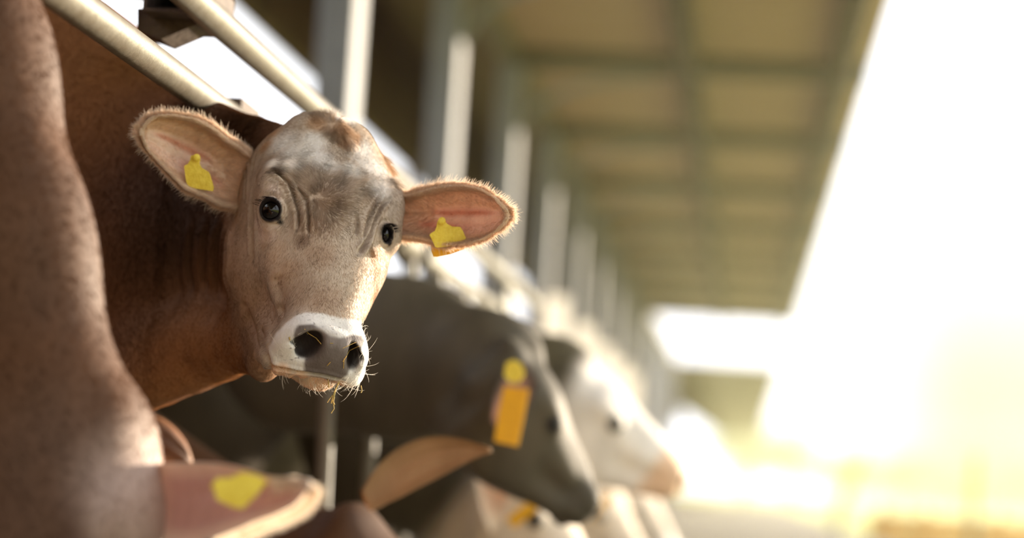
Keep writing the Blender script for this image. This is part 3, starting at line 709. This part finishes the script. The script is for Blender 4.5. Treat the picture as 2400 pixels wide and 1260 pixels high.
    mb_l = [([(806, 850), (812, 838), (822, 822), (842, 812)], .0012), ([(717, 768), (724, 785), (738, 796), (748, 806)], .0012), ([(808, 818), (820, 808), (838, 800)], .0007), ([(675, 788), (679, 799)], .0015), ([(765, 862), (770, 852)], .0012), ([(806, 866), (807, 845)], .0010), ([(776, 808), (784, 809)], .0009)]
    for (pl, r_), l_ in zip(mb_l, HAYL):
        mb = MB(); mb.tube([sh.p(x, y) + (CAM - sh.p(x, y)) / 4.5 * .003 for x, y in pl], r_ * .7, 6); tag(mb.build('hay_bit', M_STRAW, None, True), l_, 'hay', 'hay bits stuck to the nose')
    return cow, sh, ears, eyes, (V, Q)
def head_nostril(A):
    R = np.array([[.80, -.6, 0], [.6, .80, 0], [0, 0, 1]]); A = A.astype(np.float32)
    return np.minimum(ell(A, (.044, .290, -.040), (.0145, .022, .029), R), ell(A, (.062, .284, -.032), (.008, .020, .009), R))
HEAD_WARP = [(780, 256, 0, 8), (640, 330, 0, 0), (912, 400, 14, 0), (628, 487, 0, 0), (912, 545, 0, 0), (760, 500, 0, 0), (900, 640, 3, 0), (895, 700, -16, -4),
             (719, 843, 2, -42), (838, 862, -6, -30), (892, 820, -30, -5), (885, 765, -32, -4), (649, 835, -24, -4), (745, 925, 5, -14), (560, 640, 0, 0), (760, 740, 0, 0), (870, 900, -12, -6), (640, 740, 0, 0), (560, 760, 0, 0), (600, 900, 0, 0)]
N_FUR = 210000; N_NECK = 110000
M_EYE = mat('eye_glass', (10, 7, 7), .06, spec=.45)

HAYL = ['longest straw, bent along the rim of the right nostril of the focused cow', 'curled hay bit over the big left nostril of the focused cow', 'short hay bit above the right nostril of the focused cow',
        'stubby hay flake on the white fur left of the big nostril', 'amber hay flake low on the grey nose pad above the mouth', 'upright amber straw between nose pad and right nostril', 'tiny pale straw across the middle of the grey nose']

# ------------------------------------------------------------------ the other animals
def frame3(y, z):
    y = unit(y); z = np.array(z, float); z = unit(z - z @ y * y); return np.stack([np.cross(y, z), y, z], 1)
def herd_field(O, M, S, neck, body):
    O = np.asarray(O, float)
    def f(P):
        P = np.asarray(P, np.float32); L = ((P - O) @ M / S).astype(np.float32); d = head_field(L) * S
        n = None; yv = (0.1, 1, 0)
        for (a, ra), (b, rb) in zip(neck[:-1], neck[1:]):
            q = flat_cone(P, a, b, ra, rb, yv, .66); n = q if n is None else smin(n, q, .07)
        d = smin(d, n, .06)
        if body is not None:
            bx, by, bz = body
            rb = min(.44, bz - .42) if bz < 1 else .39; d = smin(d, flat_cone(P, (bx, by, bz), (bx - 1.25, by + .05, bz), rb, rb + .02, (0, 1, 0), .8), .14)
            for sx, sy in ((bx, -.16), (bx, .18), (bx - 1.3, -.18), (bx - 1.3, .2)):
                d = smin(d, cone(P, (sx, by + sy, bz - .18), (sx + .03, by + sy, .34), .13, .07), .08)
                d = smin(d, cone(P, (sx + .03, by + sy, .34), (sx, by + sy, .06), .058, .052), .03)
                d = smin(d, ell(P, (sx + .03, by + sy, .04), (.08, .06, .05)), .02)
        return d
    return f
EARD = dict(nu=26, nv=18)
def herd_cow(name, label, O, M, S, neck, body, base, muzzle, ears=(), tags=(), hh=.009, bh=.02, nose=NOSE, fur=0, group='cows feeding along the rail', patch=None):
    root = empty(name, (body[0], body[1], 0), label, 'cow', group)
    f = herd_field(O, M, S, neck, body); O = np.asarray(O, float)
    c8 = np.array([O + S * (np.array([x, y, z]) @ M.T) for x in (-.2, .2) for y in (-.3, .36) for z in (-.3, .13)])
    lo, hi = c8.min(0), c8.max(0); xs = lo[0]
    zt = max([a[2] + r_ for a, r_ in neck if a[0] > xs - .3] + [hi[2]])
    V1, Q1 = mesh_field(f, (xs - .02, lo[1] - .3, lo[2] - .1), (hi[0] + .03, hi[1] + .3, zt + .05), hh)
    k = (V1[Q1][:, :, 0] > xs).all(1); V1, Q1 = compact(V1, Q1[k])
    V2, Q2 = mesh_field(f, (body[0] - 2.0, body[1] - .6, -.03), (xs + .10, body[1] + .7, max(1.75, zt)), bh)
    k = (V2[Q2][:, :, 0] < xs + .05).all(1); V2, Q2 = compact(V2, Q2[k])
    V1 = relax(V1, Q1, 2); V2 = relax(V2, Q2, 2)
    L = (V1 - O) @ M / S; A = L.copy(); A[:, 0] = np.abs(A[:, 0])
    c = np.tile(base, (len(V1), 1)) * (1 + .12 * fbm(V1, 25, 5, 3))[:, None]; c2 = np.tile(base, (len(V2), 1)) * (1 + .12 * fbm(V2, 12, 7, 3))[:, None]
    if patch is not None: c = patch(V1, L, c); c2 = patch(V2, (V2 - O) @ M / S, c2)
    c = blend(c, ramp(L[:, 1], .17, .20), muzzle)
    c = blend(c, (1 - ramp(np.linalg.norm((A - [.0, .29, -.045]) / [.055, .04, .045], axis=1), .8, 1.1)), nose)
    c = blend(c, 1 - ramp(head_nostril(A), -.002, .004), BLACK)
    e = np.array([.128, .003, .006]); c = blend(c, 1 - ramp(np.linalg.norm(A - e, axis=1), .022, .030), BLACK)
    parts = [(V1, Q1), (V2, Q2)]; cols = [c, c2]
    for up, lw, Y, cup, ic, oc in ears:
        ev, eq, eu, et, es, *_ = ear_surface(up, lw, Y, cup, **EARD)
        ec = np.tile(oc, (len(ev), 1)); ec = blend(ec, es * (1 - ramp(np.abs(et - .5), .25, .45)) * ramp(eu, .1, .3) * (1 - ramp(eu, .85, .98)), ic)
        parts.append((ev, eq)); cols.append(ec)
    VV, QQ = join(parts); me = rawmesh('body', VV, QQ); setcol(me, np.concatenate(cols)); link('body', me, [M_COAT, M_EAR], root)
    mi = np.zeros(len(QQ), np.int32); mi[len(Q1) + len(Q2):] = 1; me.polygons.foreach_set('material_index', mi)
    for s in (-1, 1):
        cen = O + S * (np.array([s * .117, .003, .006]) @ M.T); mb = MB(); n = 12
        pts = [cen + .021 * S * np.array([math.sin(t) * math.cos(a), math.sin(t) * math.sin(a), math.cos(t)]) for t in np.linspace(0, math.pi, 9) for a in np.arange(n) * 2 * math.pi / n]
        mb.add(pts, [(i * n + j, i * n + (j + 1) % n, (i + 1) * n + (j + 1) % n, (i + 1) * n + j) for i in range(8) for j in range(n)]); mb.build('eye', M_EYE, root, True)
    for poly, Y, m, nm in tags:
        p = np.array(poly, float); n = len(p); mb = MB(); fr = [at(x, y, Y) for x, y in p]; bk = [q + np.array([0, .003, 0]) for q in fr]
        mb.add(fr + bk, [tuple(range(n)), tuple(range(2 * n - 1, n - 1, -1))] + [(i, n + i, n + (i + 1) % n, (i + 1) % n) for i in range(n)]); mb.build(nm, m, root)
    return root, (V1, Q1, c, V2, Q2, c2, VV, QQ)
def build_herd():
    # the cow in front, its head down below the frame
    M = frame3((.2, -.1, -.97), (.95, -.2, .2)); O = at(270, 1325, 3.50)
    neck = [(O + .98 * (np.array([0, -.10, -.10]) @ M.T), .15), (at(8, 1010, 3.52), .18), (at(-120, 620, 3.56), .215), (at(-235, 200, 3.62), .235), (at(-370, -200, 3.72), .28), (at(-640, -330, 3.8), .34)]
    up = [(300, 1100), (380, 1084), (440, 1083), (486, 1082), (543, 1089), (590, 1102), (629, 1121), (655, 1118), (694, 1116), (722, 1126)]
    lw = [(300, 1200), (360, 1260), (430, 1285), (500, 1262), (560, 1240), (600, 1222), (650, 1205), (690, 1185), (715, 1160), (726, 1138)]
    up2 = [(285, 1000), (330, 968), (375, 975), (410, 1000), (438, 1035), (452, 1075)]; lw2 = [(300, 1080), (345, 1060), (385, 1085), (415, 1100), (435, 1105), (452, 1095)]
    def patch(V, L, c):
        px = proj(V)
        d = np.linalg.norm((V - at(345, 1165, 3.4)) * [1, .3, 1], axis=1); c = blend(c, .85 * (1 - ramp(d, .03, .15)), L3(196, 172, 160))
        d = np.linalg.norm(V - at(120, 1200, 3.35), axis=1); c = blend(c, .5 * (1 - ramp(d, .05, .25)), L3(110, 86, 72))
        return c
    tagp = [(543, 1118), (566, 1106), (600, 1112), (626, 1127), (600, 1160), (568, 1192), (545, 1187), (508, 1170), (504, 1152), (495, 1138), (508, 1120)]
    r, dat = herd_cow('brown_cow', 'nearest brown cow at the left edge, blurred neck, head lowered, one yellow-tagged ear out', O, M, .98, neck, (-1.75, 3.75, .86), L3(80, 50, 27), L3(190, 170, 156),
                      ears=[(up, lw, (3.56, 3.28), .035, L3(186, 158, 152), L3(220, 204, 188)), (up2, lw2, (3.62, 3.66), -.02, L3(84, 54, 36), L3(128, 84, 52))],
                      tags=[(tagp, 3.31, M_TAG, 'ear_tag')], hh=.006, bh=.012, patch=patch)
    V2, Q2, c2 = dat[3:6]; n2 = vnormals(V2, Q2); p = proj(V2); w = (((n2 * (V2 - CAM)).sum(1) < 60) & (p[:, 0] > -60) & (p[:, 1] < 1320) & (p[:, 1] > -60)).astype(float)
    P, n_, (cc,) = scatter(V2, Q2, w, 36000, extra=[c2]); dd = np.tile(W @ np.array([-.15, -1, 0]), (len(P), 1)) + (fbm(P, 25, 3, 2) * .5)[:, None] * (W @ np.array([1, 0, 0.]))
    strands(P, dd, n_, np.full(len(P), .014), np.full(len(P), .3), cc * np.random.default_rng(2).uniform(.7, 1.3, len(P))[:, None], .0004, .25, parent=r, seed=5)
    V1, Q1, c1 = dat[:3]; P, n_, (cc,) = scatter(V1, Q1, np.ones(len(V1)), 16000, extra=[c1])
    strands(P, np.tile(W @ np.array([.2, -1, 0]), (len(P), 1)), n_, np.full(len(P), .012), np.full(len(P), .3), cc, .0004, .25, parent=r, seed=6)
    g = np.random.default_rng(4); n = 1500; t = g.random(n); q = np.array(lw[3:] + up[-4:][::-1], float); s_ = np.linspace(0, 1, len(q)); X_ = np.interp(t, s_, q[:, 0]); Y_ = np.interp(t, s_, q[:, 1])
    P = np.array([at(a, b, 3.40 - .11 * (a - 500) / 226) for a, b in zip(X_, Y_)]); dn = W @ np.array([.45, -.8, .2]); 
    strands(P, np.tile(dn, (n, 1)), np.tile(W @ np.array([0, -.3, .9]), (n, 1)), np.full(n, .026), np.full(n, .15), np.tile(L3(244, 230, 212), (n, 1)), .0004, .35, parent=r, seed=9)
    # behind: a brown cow whose lowered head shows only one raised ear
    M = frame3((.62, -.15, -.77), (.6, -.45, .65)); O = at(915, 1400, 5.75)
    herd_cow('brown_cow', 'blurred brown cow behind the focused muzzle, head down, tan ear raised', O, M, 1.0,
             [(O + (np.array([0, -.1, -.1]) @ M.T), .13), (at(720, 1350, 5.85), .15), (at(560, 1300, 5.95), .18), (at(330, 1200, 6.1), .24)], (-1.95, 6.15, .80), L3(80, 54, 34), L3(225, 205, 190),
             ears=[([(850, 1150), (880, 1095), (930, 1050), (985, 1026), (1040, 1020), (1100, 1032), (1150, 1050)], [(868, 1195), (930, 1170), (985, 1140), (1030, 1118), (1080, 1090), (1120, 1070), (1152, 1058)], (5.6, 5.65), .02, L3(160, 124, 88), L3(150, 116, 80))], hh=.012)
    # dark cow with the long amber tag
    M = frame3((.60, .28, -.76), (.78, .1, .6)); O = at(1275, 978, 6.6)
    herd_cow('dark_cow', 'blurred charcoal cow with a long amber tag hanging from its ear', O, M, .97,
             [(O + (np.array([0, -.1, -.1]) @ M.T), .17), (at(1130, 885, 6.72), .175), (at(960, 845, 6.9), .22), (at(720, 800, 7.1), .28)], (-2.0, 7.2, 1.16), L3(80, 73, 60), L3(74, 68, 56),
             ears=[([(1235, 850), (1205, 845), (1175, 880), (1155, 930), (1148, 985)], [(1262, 900), (1245, 950), (1215, 985), (1180, 1005), (1158, 1005)], (6.38, 6.3), .02, L3(150, 118, 108), L3(70, 62, 60))],
             tags=[([(1181, 905), (1240, 912), (1228, 980), (1214, 1046), (1158, 1034), (1168, 970)], 6.25, M_TAGO, 'ear_tag'), ([(1186, 850), (1204, 842), (1222, 852), (1230, 875), (1218, 896), (1194, 896), (1181, 878)], 6.24, M_TAG, 'ear_tag')], hh=.01, nose=L3(40, 38, 38))
    # white faced cow further along
    M = frame3((.84, .08, -.54), (.5, -.25, .82)); O = at(1450, 975, 8.6)
    herd_cow('white_cow', 'blurred white-faced cow whose muzzle points right beyond the charcoal cow', O, M, 1.08,
             [(O + (np.array([0, -.1, -.1]) @ M.T), .16), (at(1290, 905, 8.75), .17), (at(1180, 900, 8.9), .22), (at(1010, 880, 9.1), .3)], (-1.95, 9.2, .9), L3(226, 218, 210), L3(224, 190, 160), hh=.013, nose=L3(200, 165, 140),
             patch=lambda V, L, c: blend(c, 1 - ramp(L[:, 1], -.24, -.14), L3(88, 80, 62)))
    # pale cow with lowered head and an amber tag; further cows are copies of it
    M = frame3((.62, -.2, -.70), (.68, -.3, .66)); O = at(1290, 1215, 7.6)
    pale, _ = herd_cow('pale_cow', 'blurred cream cow with lowered head and slanting amber tag under the charcoal cow', O, M, 1.0,
             [(O + (np.array([0, -.1, -.1]) @ M.T), .14), (at(1170, 1160, 7.75), .17), (at(1050, 1120, 7.9), .2), (at(900, 1050, 8.05), .28)], (-1.95, 8.1, .82), L3(214, 198, 178), L3(232, 222, 210),
             ears=[([(1185, 1215), (1190, 1150), (1175, 1095), (1150, 1062), (1128, 1052)], [(1150, 1250), (1130, 1200), (1118, 1150), (1112, 1100), (1116, 1060)], (7.42, 7.35), .02, L3(226, 196, 170), L3(234, 220, 200))],
             tags=[([(1186, 1215), (1268, 1150), (1288, 1172), (1205, 1238)], 7.2, M_TAGO, 'ear_tag')], hh=.014,
             patch=lambda V, L, c: blend(c, 1 - ramp(L[:, 1], -.30, -.18), L3(62, 52, 38)))
    def copy(dx, dy, lab, dz=0, group='cows feeding along the rail'):
        r = pale.copy(); COL.objects.link(r); r.location = (pale.location[0] + dx, pale.location[1] + dy, dz); r['label'] = lab
        for ch in pale.children:
            if ch.name.startswith('ear_tag') and dy > 3: continue
            c_ = ch.copy(); COL.objects.link(c_); c_.parent = r; c_.matrix_parent_inverse = ch.matrix_parent_inverse.copy()
    copy(.05, 2.6, 'blurred cream cow under the chin of the white-faced cow')
    copy(.10, 5.0, 'far blurred cream cow, second from the end of the row'); copy(.02, 6.6, 'farthest blurred cream cow at the right end of the row')

# ------------------------------------------------------------------ barn
def build_barn():
    EX, RZ = .84, 4.02            # eave line and height of the overhang
    S0, SP = 11.6, 4.05
    fl = MB(); fl.box((-4.3, -24, -.12), (1.9, 150, 0)); tag(fl.build('floor', M_FLOOR), kind='structure')
    g = MB(); g.box((-400, -200, -.3), (400, 700, -.125)); tag(g.build('ground', M_GRASS), kind='structure')
    # rear wall of the barn: dark boards below and above a long open strip
    w = MB(); w.box((-4.35, -24, 0), (-4.2, 150, 2.75)); wl = tag(w.build('wall_left', M_WALL), kind='structure')
    for i in range(37):
        b = MB(); b.box((-4.19, 1 + i * 4.05, 0), (-4.13, 1.12 + i * 4.05, 2.75)); b.build('batten', M_WALL, wl)
    w = MB(); w.box((-4.35, -24, 4.25), (-4.2, 150, 5.5)); tag(w.build('wall_left_top', M_WALL), kind='structure')
    cp = []
    for i in range(12):
        y = 29.2 + i * SP
        c = MB(); c.obox((-4.28, y, 3.5), np.eye(3), (.06, .13, .76), .01); tag(c.build('wall_post', M_WALL), kind='structure')
    # ceiling: dark inner part, lighter overhang in bays of panels between timbers
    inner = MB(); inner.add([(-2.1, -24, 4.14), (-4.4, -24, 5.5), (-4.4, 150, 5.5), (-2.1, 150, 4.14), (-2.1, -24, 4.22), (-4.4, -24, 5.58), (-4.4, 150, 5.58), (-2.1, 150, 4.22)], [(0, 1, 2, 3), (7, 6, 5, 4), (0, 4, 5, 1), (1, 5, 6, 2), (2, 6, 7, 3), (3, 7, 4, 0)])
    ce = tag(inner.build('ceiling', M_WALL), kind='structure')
    def overhang(y0, y1, name):
        root = None; ys = np.arange(S0 - 8 * SP, 160, SP); ys = [y for y in ys if y0 - .1 <= y <= y1 + .1]
        for i, y in enumerate(ys):
            r = MB(); r.beam((-2.05, y, RZ + .02), (EX - .02, y, RZ + .02), .12, .16, .012); o = r.build('rafter', M_RAFT, root)
            if root is None: root = tag(o, kind='structure'); root.name = name
            if i < len(ys) - 1:
                for xx, ww in ((-.64, .15), (.58, .15)):
                    b = MB(); b.beam((xx, y + .08, RZ - .02), (xx, y + SP - .08, RZ - .02), ww, .22, .012); b.build('purlin', M_BEAM, root)
                for a, bb in ((-2.05, -.66), (-.62, .56), (.60, EX)):
                    p = MB(); p.box((a, y + .02, RZ + .10), (bb, y + SP - .02, RZ + .14)); p.build('roof_panel', M_PANEL, root)
                for s in (-.64, .58):
                    h = MB(); h.obox((s, y, RZ - .07), np.eye(3), (.13, .10, .012), .003); h.build('joist_plate', M_GALV, root)
        return root
    overhang(-22, 48, 'ceiling_overhang'); overhang(68.2, 150, 'ceiling_far_overhang')
    hd = MB(); hd.box((-2.2, -24, RZ - .02), (-2.04, 150, RZ + .13)); tag(hd.build('trim_1', M_RAFT), kind='structure')
    ROW = ['first', 'second', 'third', 'fourth', 'fifth', 'sixth', 'seventh', 'eighth', 'ninth', 'tenth', 'eleventh', 'twelfth', 'thirteenth', 'fourteenth']
    for i in range(14):
        y = S0 + i * SP
        if i == 0: lab = 'nearest tall galvanised column, just above the poll of the focused cow'
        else: lab = f'{ROW[i]} galvanised column of the row, counted from the nearest one'
        t = empty('support_column', (-2.12, y + .15, 0), lab, 'column', 'galvanised roof columns')
        c = MB(); c.obox((-2.12, y + .15, RZ / 2), np.eye(3), (.09, .15, RZ / 2), .006); c.build('shaft', M_GALV, t)
        b = MB(); b.obox((-2.12, y + .17, .01), np.eye(3), (.17, .25, .012), .004); b.build('base_plate', M_GALV, t)
        if 3 <= i <= 7:
            m = MB(); m.box((-2.06, y - .09, 1.75), (-1.83, y - .085, 2.38)); m.build('bright_filler_sheet', M_SHEET, t)['label'] = 'white translucent sheet added for a bright upright shape'  # sheet added to make the bright upright shapes by the far columns
        if 48 < y < 68: continue
        k = MB(); pts = [(-2.01 + 1.2 * (1 - math.cos(a)), y + .17, RZ - .55 + .50 * math.sin(a)) for a in np.linspace(.0, 1.5, 7)]
        for a, bb in zip(pts[:-1], pts[1:]): k.beam(a, bb, .05, .05, 0, up=(0, 1, 0))
        k.build('knee_brace', M_GALV, t)
def build_fence():
    X = -1.15
    f = empty('feed_fence', (X, 4.6, 0), 'worn pale steel pipe feeding fence running from top left past the focused cow', 'fence')
    for z, r in ((1.333, .031), (1.507, .031)):
        m = MB(); m.tube([(X, 1.8, z), (X, 6, z), (X, 9, z), (X, 12.6, z)], r, 28); m.build('rail', M_PIPE, f, True)
    m = MB(); m.tube([(X, 1.8, .22), (X, 12.6, .22)], .03, 16); m.build('rail', M_PIPE, f, True)
    def hollow(c, hx, hz, t, y0, y1, name, mt, par):
        m = MB(); cx, cz = c
        for lo, hi in (((cx - hx, y0, cz - hz), (cx + hx, y1, cz - hz + t)), ((cx - hx, y0, cz + hz - t), (cx + hx, y1, cz + hz)), ((cx - hx, y0, cz - hz + t), (cx - hx + t, y1, cz + hz - t)), ((cx + hx - t, y0, cz - hz + t), (cx + hx, y1, cz + hz - t))): m.box(lo, hi)
        o = m.build(name, mt, par); k = MB(); k.box((cx - hx + t, y1 - .02, cz - hz + t), (cx + hx - t, y1 - .01, cz + hz - t)); k.build('tube_shade_plate', M_DARK, o); return o  # dark plate added inside, standing for the shade in the hollow tube
    p = at(408, -18, 4.72); hollow((p[0], p[2]), .062, .040, .006, 4.72, 5.0, 'cross_tube', M_RUST, f)
    a, b, c_, d_ = at(322, 20, 4.80), at(322, 70, 4.80), at(378, 92, 4.80), at(472, 52, 4.80); e_ = at(472, 15, 4.80)
    q = [a, b, c_, d_, e_]; m = MB(); m.add(q + [x + np.array([0, .12, 0]) for x in q], [(0, 1, 2, 3, 4), (9, 8, 7, 6, 5)] + [(i, i + 5, (i + 1) % 5 + 5, (i + 1) % 5) for i in range(5)]); m.build('bracket', M_RUST, f)
    p = at(300, -60, 4.95); m = MB(); m.box((p[0] - .03, 4.92, 1.56), (p[0] + .045, 5.0, 2.3), .004); m.build('upright', M_RUST, f)
    # sleeves, dark rings and locking yokes further along
    for y in (7.55, 10.2):
        m = MB(); m.tube([(X, y, 1.333), (X, y + .42, 1.333)], .048, 24); m.build('sleeve', M_PIPE, f, True)
        m = MB(); m.tube([(X, y + .42, 1.333), (X, y + .47, 1.333)], .066, 24); m.build('clamp_ring', M_DARK, f, True)
        m = MB(); m.box((X - .01, y + .95, 1.35), (X + .01, y + 1.25, 1.49), .002); m.build('tie_plate', M_PIPE, f)
    for i in range(8):
        y = 6.35 + i * .78
        m = MB(); m.tube([(X + .0, y, 1.33), (X + .01, y + .10, 1.10), (X, y + .28, .22)], .022, 12); m.build('yoke', M_PIPE, f, True)
        if i in (1, 3, 5): 
            m = MB(); z0 = .98; m.tube([(X + .05, y + .06, z0 + .12), (X + .05, y + .06, z0), (X + .05, y + .22, z0), (X + .05, y + .22, z0 + .12)], .012, 8); m.build('latch', M_GALV, f, True)
    m = MB(); p = at(575, 262, 6.0); m.obox(p + [0, 0, -.02], (unit([1, .0, 0]), unit([0, 1, 0]), unit([0, 0, 1])), (.03, .03, .02), .002); 
    m = MB(); m.box((X - .02, 5.15, 1.36), (X + .012, 5.35, 1.385)); m.build('catch_plate', M_RUST, f)

# ------------------------------------------------------------------ outside, to the right of and beyond the barn
def tree(name, label, x, y, h, r, col, seed):
    t = empty(name, (x, y, -.12), label, 'tree', 'trees beyond the barn'); g = np.random.default_rng(seed)
    m = MB(); m.tube([(x, y, -.12), (x + .1, y, h * .4), (x, y + .1, h * .7)], [.16 + h * .015, .12, .06], 10); m.build('trunk', M_BEAM, t, True)
    n = 2600; c = g.normal(size=(26, 3)); c /= np.linalg.norm(c, axis=1, keepdims=True); c *= g.uniform(.3, .8, 26)[:, None]
    k = g.integers(0, 26, n); p = c[k] + g.normal(0, .22, (n, 3)); P = p * [r, r, h * .38] + [x, y, h * .62]
    s = r * .07; a = g.normal(size=(n, 3)); a /= np.linalg.norm(a, axis=1, keepdims=True); b = np.cross(a, g.normal(size=(n, 3))); b /= np.linalg.norm(b, axis=1, keepdims=True)
    V = np.stack([P - a * s, P + b * s * .6, P + a * s, P - b * s * .6], 1).reshape(-1, 3); Q = np.arange(n * 4).reshape(-1, 4)
    me = rawmesh('crown', V, Q); o = link('crown', me, col, t); o['kind'] = 'stuff'
def build_outside():
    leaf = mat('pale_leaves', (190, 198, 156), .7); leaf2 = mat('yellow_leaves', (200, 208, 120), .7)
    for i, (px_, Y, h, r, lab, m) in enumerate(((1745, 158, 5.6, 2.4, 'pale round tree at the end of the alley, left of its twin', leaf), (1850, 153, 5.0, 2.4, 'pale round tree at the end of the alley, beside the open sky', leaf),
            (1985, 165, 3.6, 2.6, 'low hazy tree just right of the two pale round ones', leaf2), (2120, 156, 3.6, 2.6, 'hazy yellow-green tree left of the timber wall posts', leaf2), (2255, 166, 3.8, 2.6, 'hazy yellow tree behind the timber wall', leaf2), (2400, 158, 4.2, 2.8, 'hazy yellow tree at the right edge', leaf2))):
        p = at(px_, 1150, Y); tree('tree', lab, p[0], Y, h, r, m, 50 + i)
    # low timber wall with a post, lower right
    wood = mat('orange_timber', (206, 150, 70), .7, noise=.4, nscale=6, rgb2=(180, 124, 54))  # orange-brown timber tone, mottled by noise
    t = empty('timber_wall', (*at(2260, 1230, 34)[:2], -.12), 'low orange-brown timber wall with posts in the lower right corner', 'wall')
    x0, x1 = at(2035, 1230, 34)[0], at(2480, 1230, 34)[0]
    for i in range(5):
        m = MB(); m.box((x0, 34, -.1 + i * .105), (x1, 34.05, -.005 + i * .105), .008); m.build('board', wood, t)
    for xx in (at(2070, 1200, 34)[0], at(2170, 1200, 34)[0], at(2340, 1200, 34)[0]):
        m = MB(); m.box((xx - .05, 33.9, -.12), (xx + .05, 34, .5), .01); m.build('post', wood, t)
    xx = at(2285, 1120, 32)[0]; m = MB(); m.tube([(xx, 32, -.12), (xx, 32, 1.25)], .05, 10)
    tag(m.build('gate_post', M_BEAM, None, True), 'thin dark post standing before the timber wall at lower right', 'post')
    a = at(1965, 1190, 40); b = at(2030, 1060, 40); m = MB(); m.tube([(a[0], 40, -.12), (a[0] + .02, 40, a[2]), (b[0], 40, b[2])], [.09, .08, .05], 8)
    tag(m.build('leaning_pole', M_RAFT, None, True), 'faint leaning pole in the haze right of the pale trees', 'pole')

build_barn(); build_fence(); build_outside()
build_main_cow(); build_herd()
def build_haze(dens):
    hz = bpy.data.materials.new('flare_veil'); hz.use_nodes = True; t = hz.node_tree; t.nodes.remove(t.nodes['Principled BSDF'])  # scatter volume added to imitate the veil of lens flare
    v = N(t, 'ShaderNodeVolumeScatter'); v.inputs['Density'].default_value = dens; v.inputs['Anisotropy'].default_value = .55; v.inputs['Color'].default_value = (.95, .94, .55, 1)
    t.links.new(v.outputs[0], t.nodes['Material Output'].inputs['Volume'])
    m = MB(); m.box((-1.05, 5.6, .01), (20, 170, 6)); o = m.build('haze', hz); tag(o, kind='stuff')
build_haze(.0030)
